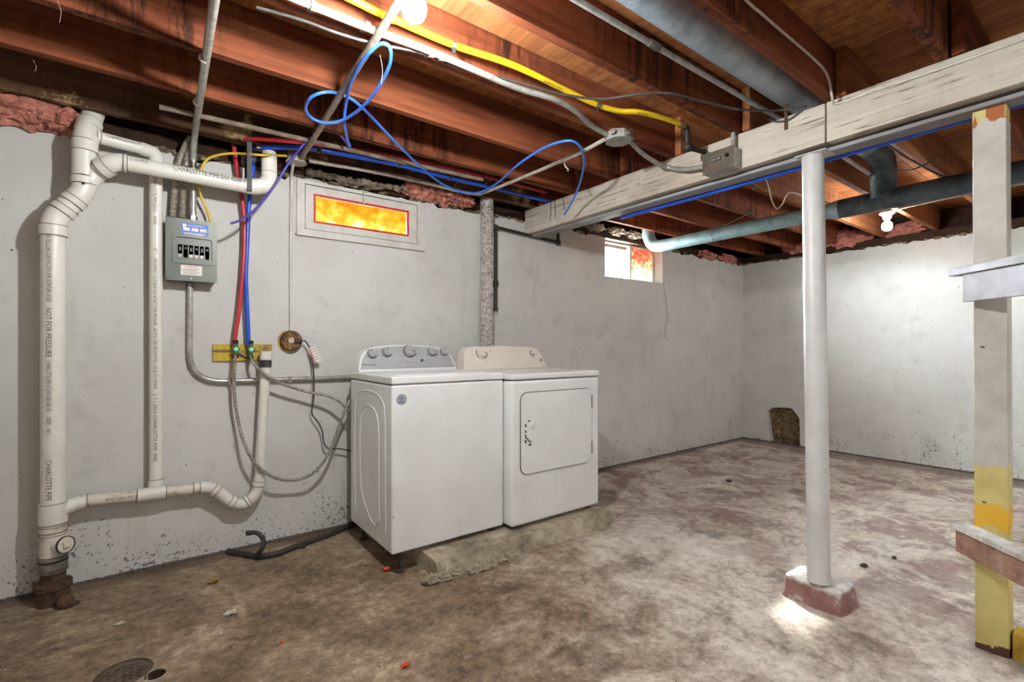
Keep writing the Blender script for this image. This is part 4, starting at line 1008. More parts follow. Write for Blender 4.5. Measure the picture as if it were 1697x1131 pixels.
for a, b, y_ in ((421, 262, yx), (422, 252, 3.03), (431, 246, 2.95)):
    p = onY(a, b, y_); m = MB(); m.lathe([(.016, -.02), (.017, -.015), (.017, .015), (.016, .02)], p, V((.3, 0, 1)) if a < 430 else V((1, 0, 0)), 14); m.build('crimp_fitting', 'copper_ring', BPp)
# plastic clips on the long runs
for a, b in ((529, 249), (661, 273), (660, 258), (745, 295)):
    p = onY(a, b, 2.835); m = MB(); m.box((p.x-.007, p.y-.017, p.z-.016), (p.x+.007, p.y+.017, p.z+.016)); m.box((p.x-.006, p.y+.004, p.z+.01), (p.x+.006, p.y+.012, JB+.05)); m.build('pipe_clip', 'rubber_black', BPp)
# cold pipe along the beam
tube_thing('beam_water_pipe', 'blue water pipe clipped along the lower back edge of beam', 'pipe', [onX(1030, 361, 2.615), onX(1200, 314, 2.615), onX(1450, 242, 2.615), onX(1697, 171, 2.615), V((2.62, -.6, 2.078)), V((2.62, -2.2, 2.078))], .0125, 'pex_blue', 12)
# valve board
va, vb = onY(352.5, 571, D), onY(450, 571, D); vz1, vz0 = onY(400, 571, D).z, onY(400, 598, D).z
VB = thing('valve_board', 'flaking yellow painted board behind the two water valves', 'board', ((va.x+vb.x)/2, D, vz0))
zm = (vz0+vz1)/2+.004
m = MB(); m.box((va.x, D-.018, vz0), (vb.x, D-.0005, zm-.0015)); m.build('plank', 'yellow_board', VB, bevel=.001)
m = MB(); m.box((va.x, D-.018, zm+.0015), (vb.x, D-.0005, vz1)); m.build('plank', 'yellow_board', VB, bevel=.001)
def valve(px_, py_, lab):
    p = onY(px_, py_, yx); T = thing('shutoff_valve', lab, 'valve', (p.x, yx, p.z-.04), 'water shutoff valves on the yellow board')
    m = MB(); m.tube([(p.x, yx, p.z+.045), (p.x, yx, p.z-.045)], .0125, 14); m.tube([(p.x, yx, p.z), (p.x, D-.018, p.z)], .011, 12); m.build('body', 'brass', T)
    m = MB(); m.tube([(p.x, yx, p.z+.050), (p.x, yx, p.z+.028)], .0155, 8); m.tube([(p.x, yx, p.z-.030), (p.x, yx, p.z-.052)], .0155, 6); m.build('nut', 'black_iron', T)
    m = MB(); m.prism([(.000, .034), (.010, .012), (.022, .0), (.010, -.012), (0, -.034), (-.010, -.012), (-.022, 0), (-.010, .012)], (p.x, yx-.016, p.z), X, Z, -Y, .014); h = m.build('handle', 'green_handle', T, bevel=.003)
    m = MB(); m.lathe([(.0115, 0), (.0115, .004), (.009, .006), (0, .006)], (p.x, yx-.030, p.z), -Y, 18); m.build('cap', 'cap_aqua', h)
    m = MB(); m.tube([(p.x, yx-.016, p.z), (p.x, yx, p.z)], .007, 10); m.build('stem', 'brass', T)
    return p
v1_ = valve(390, 579, 'green handled brass valve below the red pipe'); v2_ = valve(415, 579.5, 'green handled brass valve below the blue pipe')
m = MB(); m.tube(catmull([onY(396, 583, D-.03), onY(402, 588, D-.03), onY(409, 590, D-.03)], 5), .009, 10); m.tube([onY(352.5, 581, D-.022), onY(388, 580, D-.025)], .003, 6)
tag(m.build('valve_link', 'old_emt'), 'short corroded pipe stub between the two valves', 'pipe')
# braided hoses
yb_ = D-.075; B = lambda a, b, y=yb_: onY(a, b, y)
def hose(label, pts):
    P = catmull(pts, 8); m = MB(); m.tube(P, .0085, 12); return tag(m.build('braided_hose', 'braid_steel'), label, 'hose', 'braided washer hoses')
hose('braided steel hose looping down from the valve under red pipe', [B(390, 589), B(388.5, 610), B(388, 640), B(390, 670), B(396, 705), B(405, 735, 3.0), B(418, 762, 2.985), B(437, 782, 2.985), B(462, 794, 2.99), B(487, 796, 3.0), B(512, 789, 2.98), B(533, 770, 2.97), B(548, 745, 2.96), B(558, 717, 2.95), B(568, 690, 2.94), B(580, 665, 2.93), B(600, 640, 2.93)])
hose('braided steel hose curving to the washer from valve under blue pipe', [B(415, 590), B(418, 598, 3.01), B(425, 608, 2.99), B(438, 620, 2.985), B(455, 630, 2.99), B(480, 641, 3.0), B(512, 650, 3.0), B(545, 657, 2.98), B(565, 668, 2.96), B(578, 682, 2.95), B(600, 700, 2.95)])
p = B(398, 720); m = MB(); m.tube([p+V((-.02, -.012, -.003)), p+V((.010, -.012, .003))], .005, 8); m.tube([p+V((.0, -.003, -.010)), p+V((.0, -.012, .010))], .004, 6)
tag(m.build('zip_tie', 'cable_white'), 'white zip tie around the looping braided hose', 'tie')
# black drain hose on the floor
DH = thing('drain_hose', 'black corrugated drain hose lying on floor beside the washer', 'hose', onZ(440, 915, 0))
pts = [onZ(378, 914, .016), onZ(400, 918, .016), onZ(430, 922, .016), onZ(462, 917, .016), onZ(500, 902, .016), onZ(540, 888, .016), onZ(585, 869, .018), onZ(610, 862, .025)]
P = catmull(pts, 12); m = MB(); m.tube(P, [.0155*(1+.06*math.sin(i*1.9)) for i in range(len(P))], 12); m.build('hose', 'rubber_black', DH)
hk = [onZ(424, 920, .022), onY(433, 912, 2.84), onY(437, 900, 2.85), onY(432, 888, 2.87), onY(422, 883, 2.89), onY(411, 885, 2.90)]
P = catmull(hk, 8); m = MB(); m.tube(P, .012, 10); m.build('hook_end', 'rubber_black', DH)
for p in (P[-1], P[20]):
    m = MB(); m.obox(p+V((0, 0, .004)), X, Y, Z, .022, .022, .022); m.build('hook_clip', 'rubber_black', DH, bevel=.003)

# ================================================================== DRYER DUCT, IRON PIPE
yd = D-.062; fx_ = onY(806.5, 450, yd).x
m = MB(); n_, seg = 28, 150; vs = []; z0_, z1_ = .88, 2.30
for i in range(seg+1):
    z = z0_+(z1_-z0_)*i/seg; r = .049+(.003 if i % 2 else -.001)
    for k in range(n_):
        a = 2*math.pi*k/n_; e = .004*noise.fractal(V((math.cos(a)*2.5, math.sin(a)*2.5, z*26)), 1, 2, 3)
        vs.append((fx_+.004*math.sin(z*4)+(r+e)*math.cos(a), yd+(r+e)*math.sin(a), z))
m.add(vs, [(i*n_+k, i*n_+(k+1) % n_, (i+1)*n_+(k+1) % n_, (i+1)*n_+k) for i in range(seg) for k in range(n_)])
tag(m.build('foil_vent_duct', 'foil'), 'crinkled silver foil duct rising on wall behind the dryer', 'duct')
yi = D-.035; I = lambda a, b: onY(a, b, yi)
IP = thing('iron_gas_pipe', 'black iron pipe with elbows on wall beside foil duct', 'pipe', I(821, 512))
i0_, i1_ = I(821.5, 513), I(822, 377); xe = onY(925, 398, yi).x; ze = 2.045
m = MB(); m.tube(fillet([V((i0_.x, yi, i0_.z)), V((i0_.x, yi, i1_.z)), V((i0_.x+.03, yi, i1_.z)), V((xe, yi, ze)), V((xe, yi, ze+.09))], .022, 4), .0125, 12); m.build('pipe', 'black_iron', IP)
for p, ax in ((V((i0_.x, yi, i1_.z-.004)), Z), (V((xe, yi, ze+.002)), Z)):
    m = MB(); m.lump(p, (.05, .045, .05), .03, 2); m.build('elbow', 'black_iron', IP)
p = V((i0_.x, yi, I(821, 470).z)); m = MB(); m.lathe([(.018, -.025), (.021, -.02), (.021, .02), (.018, .025)], p, Z, 8); m.build('union_nut', 'black_iron', IP)
m = MB(); m.lathe([(0, -.014), (.018, -.014), (.018, .014), (0, .014)], V((i0_.x, yi, i0_.z)), Z, 12); m.build('end_cap', 'black_iron', IP)

# ================================================================== CEILING CONDUITS AND CABLES
zc2 = JB-.017
ob = onZ(1025, 229, zc2-.012)
OBX = thing('octagon_box', 'grey octagonal electrical box under the joists where conduits meet', 'junction box', ob)
m = MB(); m.prism([(0.066*math.cos(math.radians(22.5+45*k)), 0.066*math.sin(math.radians(22.5+45*k))) for k in range(8)], ob+V((0, 0, -.016)), X, Y, Z, .042); m.build('box', 'gray_emt', OBX, bevel=.002)
m = MB(); m.prism([(.070*math.cos(math.radians(22.5+45*k)), .070*math.sin(math.radians(22.5+45*k))) for k in range(8)], ob+V((0, 0, -.019)), X, Y, Z, .003); m.build('cover', 'gray_emt', OBX)
for k in range(3):
    a = math.radians(200+70*k); m = MB(); m.tube([ob+V((.058*math.cos(a), .058*math.sin(a), .006)), ob+V((.085*math.cos(a), .085*math.sin(a), .006))], .016, 8); m.build('connector', 'clamp_steel', OBX)
# round ceiling conduit: long run along the joist
P = [V((-1.2, 1.60, zc2)), onZ(494, 0, zc2), onZ(715, 86, zc2), onZ(850, 143, zc2), onZ(917, 164, zc2), onZ(955, 185, zc2), onZ(980, 208, zc2), onZ(1006, 223, zc2)]
GC = thing('joist_conduit', 'grey conduit running along under a joist to the octagonal box', 'conduit', P[2])
m = MB(); m.tube(catmull(P, 6), .0130, 14); m.build('conduit_pipe', 'gray_emt', GC)
for a, b in ((519, 10), (608, 44), (716, 88), (733, 94)):
    p = onZ(a, b, zc2); m = MB(); m.tube([V((p.x-.008, p.y, zc2)), V((p.x+.008, p.y, zc2))], .0162, 12); m.box((p.x-.008, p.y, zc2+.006), (p.x+.008, p.y+.05, zc2+.017)); m.build('conduit_strap', 'old_emt', GC)
# conduit from the octagon box to the wall and left to the round box
P = [ob+V((-.04, .05, .003)), onZ(940, 263, zc2), onY(812, 316, 2.85), onY(790, 321, 2.91), onY(765, 318, 2.945), onY(708, 304, 2.95), onY(622, 285.5, 2.95), onY(512, 267, 2.97)]
WC = thing('crossing_conduit', 'pale conduit from octagonal box bending along wall above window', 'conduit', P[3])
m = MB(); m.tube(catmull(P, 7), .0105, 12); m.build('conduit_pipe', 'painted_emt', WC)
for a, b, y_ in ((622, 285.5, 2.95), (708, 304, 2.95)):
    p = onY(a, b, y_); m = MB(); m.tube([p-X*.008, p+X*.008], .0135, 10); m.build('conduit_strap', 'painted_emt', WC)
p = onZ(935, 268, zc2); m = MB(); m.tube(catmull([p, p+V((.0, -.01, -.03)), p+V((.015, -.02, -.05)), p+V((.0, -.03, -.065))], 4), .004, 6); m.build('dangling_clip', 'cable_white', WC)
# diagonal conduit from round box towards the camera
P = [V((jb.x+.002, jb.y-.03, jb.z+.012)), V((jb.x+.01, jb.y-.10, zc2-.012)), onZ(590, 115, zc2-.014), onZ(664, 0, zc2-.014), V((.629, 1.374, zc2-.014))]
tube_thing('crossing_pipe_conduit', 'worn steel conduit crossing under the joists from round junction box', 'conduit', P, .0140, 'old_emt', 14, smooth=4)
# weathered pipe along under the joists
a, b = onZ(264, 177, 2.245), onZ(800, 298, 2.245)
tube_thing('weathered_pipe', 'weathered grey pipe along the joists with an open cut end', 'pipe', [a, a.lerp(b, .33), a.lerp(b, .66)+V((0, 0, -.003)), b], .0120, 'wood_plank_gray', 12)
# conduit from octagon box over to the switch box on the beam
bxx = XB0-.045
P = [ob+V((.05, -.02, .004)), onZ(1062, 252, zc2-.03), onZ(1085, 268, 2.20), onX(1105, 277, bxx), onX(1135, 281, bxx), onX(1168, 276, bxx)]
tube_thing('beam_conduit', 'grey bent conduit from octagonal box to the switch box on beam', 'conduit', P, .0130, 'gray_emt', 14)
# switch box on the beam
xsw = XB0-.085
sa, sb = onX(1164, 257, xsw), onX(1215, 240, xsw); sz1 = (sa.z+sb.z)/2; sz0 = (onX(1166, 290.5, xsw).z+onX(1214, 277, xsw).z)/2
ylo, yhi = sb.y, sa.y
SW = thing('switch_box', 'small bronze metal switch box with nameplate mounted on the beam', 'switch box', (XB0, (ylo+yhi)/2, sz0))
m = MB(); m.box((xsw+.003, ylo+.003, sz0+.003), (XB0-.003, yhi-.003, sz1-.003)); m.build('box', 'gray_emt', SW, bevel=.002)
m = MB(); m.box((xsw, ylo, sz0), (xsw+.004, yhi, sz1)); cv_ = m.build('cover', 'box_bronze', SW, bevel=.001)
pl_ = onX(1187, 265, xsw); m = MB(); m.box((xsw-.0012, pl_.y-.035, pl_.z-.018), (xsw-.0002, pl_.y+.035, pl_.z+.018)); npl = m.build('nameplate', 'plate_steel', cv_)
m = MB(); m.box((xsw-.0017, pl_.y-.031, pl_.z-.015), (xsw-.0013, pl_.y+.031, pl_.z+.015)); m.build('nameplate_field', 'breaker_black', npl)
for k, (yy, wd, hh) in enumerate(((.016, .022, .010), (-.012, .024, .010), (.0, .050, .003))):
    zz = pl_.z+(.004 if k < 2 else -.009); m = MB(); m.box((xsw-.0022, pl_.y+yy-wd/2, zz-hh/2), (xsw-.0016, pl_.y+yy+wd/2, zz+hh/2)); m.build('plate_mark', 'plate_steel', npl)
kb_ = onX(1205.5, 257, xsw); m = MB(); m.lathe([(.010, 0), (.010, .014), (.007, .018), (0, .018)], (xsw-.0002, kb_.y, kb_.z), -X, 16); m.build('button', 'breaker_black', cv_)
for a, b in ((yhi-.008, sz1-.008), (yhi-.008, sz0+.01), (ylo+.008, sz0+.01)):
    m = MB(); m.lathe([(.004, 0), (.003, .002), (0, .003)], (xsw-.0002, a, b), -X, 10); m.build('screw', 'clamp_steel', cv_)
m = MB(); m.tube([(XB0-.03, ylo+.03, sz1-.004), (XB0-.03, ylo+.03, JB+.03)], .011, 12); m.build('conduit_stub', 'gray_emt', SW)
# strap holding the big duct at the beam
p = onX(1302.5, 215, XB0-.003); m = MB(); m.box((XB0-.0035, p.y-.008, p.z), (XB0-.0005, p.y+.008, JB+.06)); tag(m.build('hanger_strap', 'rusty_iron'), 'rusty metal hanger strap nailed to the beam under the duct', 'strap')
# upper right thin conduit
P = [onZ(955, 0, 2.33), onZ(1080, 72, 2.33), onZ(1200, 142, 2.33), onZ(1290, 196, 2.33), onZ(1330, 222, 2.32)]
GC2 = thing('bay_conduit', 'thin grey conduit between joists beside the big round duct', 'conduit', P[1])
a, b = onZ(955, 0, 2.34), onZ(1290, 196, 2.34); d = (b-a).normalized()
m = MB(); m.tube([a-d*.8, b+d*.06, b+d*.3], .0115, 12); m.build('conduit_pipe', 'gray_emt', GC2)
p = onZ(1084, 75, 2.34); m = MB(); m.tube([p-d*.03, p+d*.03], .0155, 12); m.build('conduit_coupling', 'clamp_steel', GC2)
# yellow gas line
zg = 2.30
GL = thing('gas_line', 'bright yellow flexible gas tubing running between the joists', 'gas line', onZ(760, 75, zg))
P = [V((-.9, 1.46, zg)), onZ(585, 0, zg+.0), onZ(655, 33, zg), onZ(750, 74, zg), onZ(850, 108, zg), onZ(930, 146, zg), onZ(985, 172, zg), onZ(1025, 184, zg), onZ(1060, 186, zg), onZ(1100, 196, zg), onZ(1128, 206, zg)]
m = MB(); m.tube(catmull(P, 7), .0125, 14); gl = m.build('tubing', 'gas_yellow', GL)
for a, b in ((752, 75), (991, 174)):
    p = onZ(a, b, zg); m = MB(); m.tube([V((p.x-.008, p.y+.004, p.z)), V((p.x+.008, p.y-.004, p.z))], .0155, 12); m.box((p.x-.006, p.y-.006, p.z-.035), (p.x+.006, p.y+.002, p.z-.012)); m.build('pipe_clamp', 'clamp_steel', GL)
for a, b, t_ in ((700, 49, 'FLEXIBLE GAS TUBING'), (780, 81, 'CSA MAX 25 PSI LENGTH FT'), (900, 131, 'FLEXIBLE GAS TUBING'), (1056, 184.5, 'MAX 25 PSI')):
    o_ = onZ(a, b, zg); al = onZ(a+30, b+(14 if a < 1000 else 4), zg)-o_; wrap(gl, t_, .011, o_, al, V((0, -.6, -1)), .0125)
g0 = onZ(1128, 206, zg); m = MB(); m.tube([g0-d*.02, g0+d*.03], .018, 6); m.build('end_nut', 'brass', GL)
ge = onZ(1138, 212, zg); m = MB(); m.tube(fillet([g0+d*.02, ge, ge+V((.01, .0, -.11))], .03, 5), .016, 12); m.lump(ge+V((.01, 0, -.10)), (.05, .05, .05), .05, 4); m.build('iron_elbow', 'black_iron', GL)
gv = onZ(1160, 240, 2.235); m = MB(); m.tube([ge+V((.01, 0, -.10)), V((gv.x+.03, gv.y-.01, ge.z-.10))], .014, 10); m.build('nipple', 'black_iron', GL)
m = MB(); m.lump(V((gv.x, gv.y, ge.z-.095)), (.085, .030, .022), .2, 5); m.build('valve_handle', 'gas_yellow', GL)
# loose blue tube with loops
zt_ = 2.215
def TB(a, b, z=zt_): return onZ(a, b, z)
T1 = [TB(580, 242, 2.16), TB(576, 232, 2.17), TB(571, 205, 2.18), TB(573, 175), TB(580, 142), TB(596, 108), TB(615, 85), TB(630, 73, 2.225), TB(643, 75, 2.225), TB(648, 90, 2.21), TB(643, 115, 2.20), TB(625, 148, 2.19), TB(600, 178, 2.18), TB(568, 199, 2.18), TB(540, 204, 2.17), TB(517, 196, 2.18), TB(506.5, 180, 2.19), TB(515, 162, 2.20), TB(535, 153.5, 2.22), TB(556, 154, 2.24), TB(580, 163, 2.24), TB(605, 183, 2.235), TB(650, 230, 2.23), TB(690, 270, 2.22), TB(730, 303, 2.21), TB(765, 318, 2.20), TB(795, 319, 2.19), TB(825, 303, 2.20), TB(860, 272, 2.21), TB(900, 246, 2.225), TB(935, 234, 2.235), TB(955, 237, 2.225), TB(966, 254, 2.21), TB(967, 280, 2.19), TB(957, 315, 2.16), TB(944, 342, 2.10), TB(934, 358, 2.06)]
BT = thing('loose_blue_tube', 'loose blue plastic tube looping over the conduits below the joists', 'tube', T1[15])
m = MB(); m.tube(catmull(T1, 6), .0065, 10); m.build('tube', 'tube_blue', BT)
d1 = (T1[-1]-T1[-2]).normalized(); m = MB(); m.tube([T1[-1]-d1*.012, T1[-1]+d1*.028], .0105, 10); m.build('end_cap', 'cable_white', BT)
T2 = [onY(382, 371, 2.86), onY(400, 364, 2.85), onY(425, 345, 2.83), onY(455, 308, 2.80), onY(480, 268, 2.77), onY(505, 238, 2.72), onY(530, 218, 2.68), onY(545, 214.5, 2.64), onY(560, 221, 2.60), onY(573, 235, 2.56), onY(580, 246, 2.54)]
tube_thing('loose_purple_tube', 'thin blue purple tube hanging down past the junction box', 'tube', T2, .0062, 'tube_purple', 10)
# black cable sagging along
P = [onZ(425, 12, 2.26), onZ(500, 33, 2.26), onZ(560, 55, 2.25), onZ(620, 72, 2.245), onZ(700, 88, 2.245), onZ(760, 112, 2.25), onZ(850, 134, 2.255), onZ(930, 156, 2.25), onZ(995, 164, 2.25), onZ(1060, 156, 2.255), onZ(1110, 155, 2.258), onZ(1180, 172, 2.26), onZ(1230, 182, 2.262), onX(1290, 183, XB0-.02), onX(1335, 176, XB0-.012)]
tube_thing('black_cable', 'black cable sagging under the joists over to the beam', 'cable', P, .0055, 'cable_black', 8)
P = [onX(1275, 198, XB0-.006), onX(1290, 202, XB0-.006), onX(1310, 197, XB0-.006), onX(1335, 178, XB0-.006)]
tube_thing('short_black_cable', 'short black cable curving on beam face by the hanger strap', 'cable', P, .0045, 'cable_black', 8)
# white cable down a joist and along the beam
P = [V((1.2, .857, 2.40)), onY(1236, 0, .857), onY(1260, 21, .857), onY(1305, 60, .857), onY(1340, 90, .857), onY(1365, 115, .857), onY(1374, 135, .857), onY(1379, 160, .855), onX(1387, 172, XB0-.007), onX(1450, 150, XB0-.006), onX(1575, 108, XB0-.006), onX(1697, 64, XB0-.006), V((XB0-.007, -.6, 2.25))]
tube_thing('white_cable', 'white cable running down a joist and along the beam face', 'cable', P, .0052, 'cable_white', 8, smooth=5)
# wires hanging by the second window
P = [onY(1100, 465, D-.008), onY(1101, 480, D-.008), onY(1105, 505, D-.008), onY(1106, 530, D-.010), onY(1103, 545, D-.012), onY(1103, 560, D-.012), onY(1108, 563, D-.012)]
tube_thing('hanging_wire', 'thin grey wire hanging on wall under the small bright window', 'wire', P, .0035, 'painted_emt', 6)

# ================================================================== DUCTS
# big round duct between joists, over the beam and down to the branch
yD, zD = 1.075, 2.408; rD = .074
xT = 3.90
DU = thing('round_duct', 'large round galvanised duct between the joists crossing over the beam', 'duct', (2.0, yD, zD))
m = MB(); m.tube([(-.6, yD+.0, zD), (xT-.35, yD, zD)], rD, 32); m.build('duct_pipe', 'galvanised', DU)
arc = [V((xT-.36, yD, zD)), V((xT-.16, yD, zD-.004)), V((xT-.04, yD+.004, zD-.05)), V((xT, yD+.01, zD-.15)), V((xT, yD+.01, zD-.26))]
P = catmull(arc, 3); m = MB(); m.tube(P, rD*.98, 28, False); eb = m.build('elbow', 'duct_dark', DU, sharp=12)
for k in (3, 5, 7, 9):
    m = MB(); dd = (P[k+1]-P[k-1]).normalized(); m.tube([P[k]-dd*.004, P[k]+dd*.004], rD*1.02, 28, False); m.build('elbow_seam', 'duct_dark', eb)
for x_ in (1.35,):
    m = MB(); m.tube([(x_-.006, yD, zD), (x_+.006, yD, zD)], rD*1.015, 32, False); m.build('duct_seam', 'galvanised', DU)
# branch duct along the room
bA = onY(1095, 408, 2.86); x_d = bA.x
bz = lambda y: bA.z+(onX(1697, 284, x_d).z-bA.z)*(2.86-y)/(2.86-onX(1697, 284, x_d).y)
BD = thing('branch_duct', 'blue grey round duct hanging below the joists past the white pole', 'duct', (x_d, 1.5, bz(1.5)))
yr_ = onX(1385, 350, x_d).y
m = MB(); m.tube([(x_d, 2.86, bz(2.86)), (x_d, yr_+.02, bz(yr_))], .056, 26); m.build('small_duct_pipe', 'duct_blue_paint', BD)
m = MB(); m.tube([(x_d, yr_+.03, bz(yr_)), (x_d, yr_-.03, bz(yr_))], [.058, .068], 26); m.build('reducer', 'galvanised', BD)
m = MB(); m.tube([(x_d, yr_-.03, bz(yr_)), (x_d, -2.2, bz(-2.2))], .066, 26); m.build('large_duct_pipe', 'duct_dark', BD)
m = MB(); m.tube(catmull([(x_d, 2.80, bz(2.8)), (x_d, 2.88, bz(2.88)+.004), (x_d-.005, 2.95, bz(2.9)+.03), (x_d-.015, 2.985, bz(2.9)+.10), (x_d-.02, 3.0, bz(2.9)+.20)], 3), .058, 24); el_ = m.build('end_elbow', 'duct_blue_paint', BD, sharp=10)
m = MB(); m.tube([(xT, yD+.01, zD-.27), (xT, yD+.01, bz(yD)+.02)], rD*.9, 24); m.build('tee_saddle', 'duct_dark', BD)
for k in range(3):
    y_ = (2.3, 1.2, .5)[k]; m = MB(); rr = .0575 if k == 0 else .0675; m.tube([(x_d, y_-.006, bz(y_)), (x_d, y_+.006, bz(y_))], rr, 26, False); m.build('duct_seam', 'clamp_steel', BD)

# ================================================================== LIGHTS
def lampholder(loc, label, glow='bulb_light'):
    T = thing('bare_bulb_light', label, 'light', loc)
    x, y, z = loc
    m = MB(); m.lathe([(0, 0), (.052, 0), (.056, -.006), (.052, -.016), (.034, -.026), (.030, -.052), (.026, -.056), (0, -.056)], loc, Z, 26); m.build('lampholder', 'porcelain', T)
    m = MB(); pr = [(.013, -.050), (.0135, -.066)]
    for i in range(13):
        a = math.radians(150-i*12.5); pr.append((.0305*math.sin(a)+.0003, -.118+.0305*-math.cos(math.pi-a)*-1 if False else -.112-.0305*math.cos(math.pi-a)))
    pr = [(.013, -.050), (.0135, -.066), (.020, -.078), (.030, -.090), (.0355, -.104), (.0370, -.116), (.035, -.130), (.029, -.143), (.018, -.1505), (0, -.153)]
    m.lathe(pr, loc, Z, 24); m.build('bulb', glow, T)
    return T
lz = JB-.002
lampholder((.622, 1.31, lz), 'bare glowing bulb in a porcelain holder beside the yellow gas line')
r_ = onZ(1470, 374, JB-.112); lampholder((r_.x, r_.y, lz), 'bare glowing bulb in a porcelain holder beyond the beam near branch duct', 'far_bulb_light')
RB = r_
m = MB(); m.box((r_.x-.02, RJ[4]+.0, JB-.0015), (r_.x+.02, r_.y+.05, JB-.0005)); 
# unseen tube lights added as fill over the near half of the room
def fill_light(x, y0, label):
    T = thing('added_fill_light', label, 'light', (x, y0+.62, JB))
    m = MB(); m.prism([(-.065, 0), (.065, 0), (.045, .05), (-.045, .05)], (x, y0, JB-.052), X, Z, Y, 1.24); m.build('housing', 'porcelain', T)
    for dx in (-.032, .032):
        m = MB(); m.tube([(x+dx, y0+.03, JB-.070), (x+dx, y0+1.21, JB-.070)], .013, 12); m.build('tube', 'fill_tube_light', T)
    for yy in (y0+.012, y0+1.21):
        m = MB(); m.box((x-.055, yy, JB-.086), (x+.055, yy+.018, JB-.05)); m.build('socket', 'cable_white', T, bevel=.002)
fill_light(1.0, -1.75, 'white twin tube fill light added under joists in the middle of near end')
fill_light(4.2, -1.75, 'white twin tube fill light added under joists past the beam end')
# cable of the far bulb
P = [V((r_.x-.05, r_.y-.03, JB-.010)), onZ(1520, 340, 2.25), onZ(1576, 328, 2.25), onZ(1625, 318, 2.252), onZ(1697, 305, 2.255)]
tube_thing('lamp_cable', 'white cable stapled under joists leading to the far bulb', 'cable', P, .0050, 'cable_white', 8)
tube_thing('short_steel_pipe', 'short shiny steel pipe under the joist beside the duct elbow', 'pipe', [onZ(1376, 246, 2.248), onZ(1440, 288, 2.248)], .012, 'emt_steel', 12)
# loose wires beyond the beam
zq = 2.20
tube_thing('loose_black_wire', 'black wire drooping from behind the beam past round duct elbow', 'wire', [onZ(1452, 226, 2.24), onZ(1470, 240, 2.21), onZ(1515, 268, 2.19), onZ(1561, 291, 2.19), onZ(1619, 302, 2.20), onZ(1700, 299, 2.23)], .0050, 'cable_black', 8)
tube_thing('hanging_hook_wire', 'pale wire hanging in a hook shape behind the beam', 'wire', [onZ(1266, 290, 2.255), onZ(1274, 310, 2.21), onZ(1280, 335, 2.15), onZ(1288, 346, 2.13), onZ(1297, 338, 2.15), onZ(1303, 325, 2.18), onZ(1312, 319, 2.20), onZ(1340, 327, 2.24)], .0045, 'cable_white', 8)
tube_thing('dangling_socket_chain', 'small crystal pull knob on a chain hanging behind the beam', 'chain', [onZ(1247, 294, 2.25), onZ(1247.5, 300, 2.235), onZ(1248, 305, 2.225)], .003, 'clamp_steel', 6)
p = onZ(1248.5, 311, 2.205); m = MB(); m.lathe([(0, .022), (.008, .018), (.011, .0), (.007, -.018), (0, -.022)], p, Z, 8); tag(m.build('pull_knob', 'clamp_steel'), 'faceted clear knob at the end of a hanging chain', 'knob')
for (a, b), (c, d_), lab in (((1120, 455), (1250, 350), 'black wire stretched between joists above the blue duct end'), ((1340, 325), (1440, 345), 'black wire crossing under plywood behind the white pole'), ((1475, 285), (1560, 258), 'black wire crossing near the dark duct elbow')):
    A_, B_ = onZ(a, min(b, 400), 2.262), onZ(c, d_, 2.262); M_ = (A_+B_)/2-V((0, 0, .03))
    tube_thing('joist_wire', lab, 'wire', [A_, M_, B_], .004, 'cable_black', 6)

# ================================================================== INSULATION, MORTAR CRUMBS
def batt(name, label, pieces, mat, grp='insulation tufts along the wall tops'):
    m = MB()
    for k, (c, s_, seed) in enumerate(pieces): m.lump(c, s_, .55, seed, 3.0, 30, 18)
    return tag(m.build(name, mat), label, 'insulation', grp)
yI = 3.085
batt('insulation_batt', 'torn pink insulation bulging at wall top beside the drain stack', [(onY(20, 180, yI), (.26, .13, .13), 1), (onY(70, 192, yI), (.22, .13, .12), 2), (onY(110, 203, yI), (.17, .14, .11), 3), (onY(-40, 170, yI), (.24, .13, .13), 4)], 'insulation_pink')
batt('insulation_batt', 'pink insulation stuffed above the wall between window and foil duct', [(onY(698, 314, 3.09), (.24, .13, .15), 5), (onY(735, 324, 3.09), (.26, .13, .13), 6), (onY(768, 333, 3.10), (.18, .12, .09), 7)], 'insulation_pink')
batt('insulation_batt', 'pale fluffy insulation above the small bright window', [(onY(985, 377, 3.12), (.20, .14, .08), 8), (onY(1020, 384, 3.13), (.20, .14, .07), 9), (onY(1050, 390, 3.12), (.24, .14, .06), 19)], 'insulation_pale')
batt('insulation_batt', 'dusty pink insulation in the corner above both walls', [(onY(1170, 424, 3.13), (.34, .14, .10), 10), (onY(1205, 430, 3.13), (.34, .14, .10), 11)], 'insulation_pink')
batt('insulation_batt', 'pink insulation between joists on far wall beside the white pole', [(onX(1318, 412, XR+.05), (.14, .26, .13), 12)], 'insulation_pink')
batt('insulation_batt', 'pink insulation tuft on far wall below the glowing bulb', [(onX(1395, 396, XR+.04), (.14, .34, .19), 13), (onX(1425, 392, XR+.04), (.14, .26, .12), 14)], 'insulation_pink')
batt('insulation_batt', 'pink insulation tuft on far wall right of the glowing bulb', [(onX(1500, 381, XR+.05), (.14, .30, .12), 15)], 'insulation_pink')
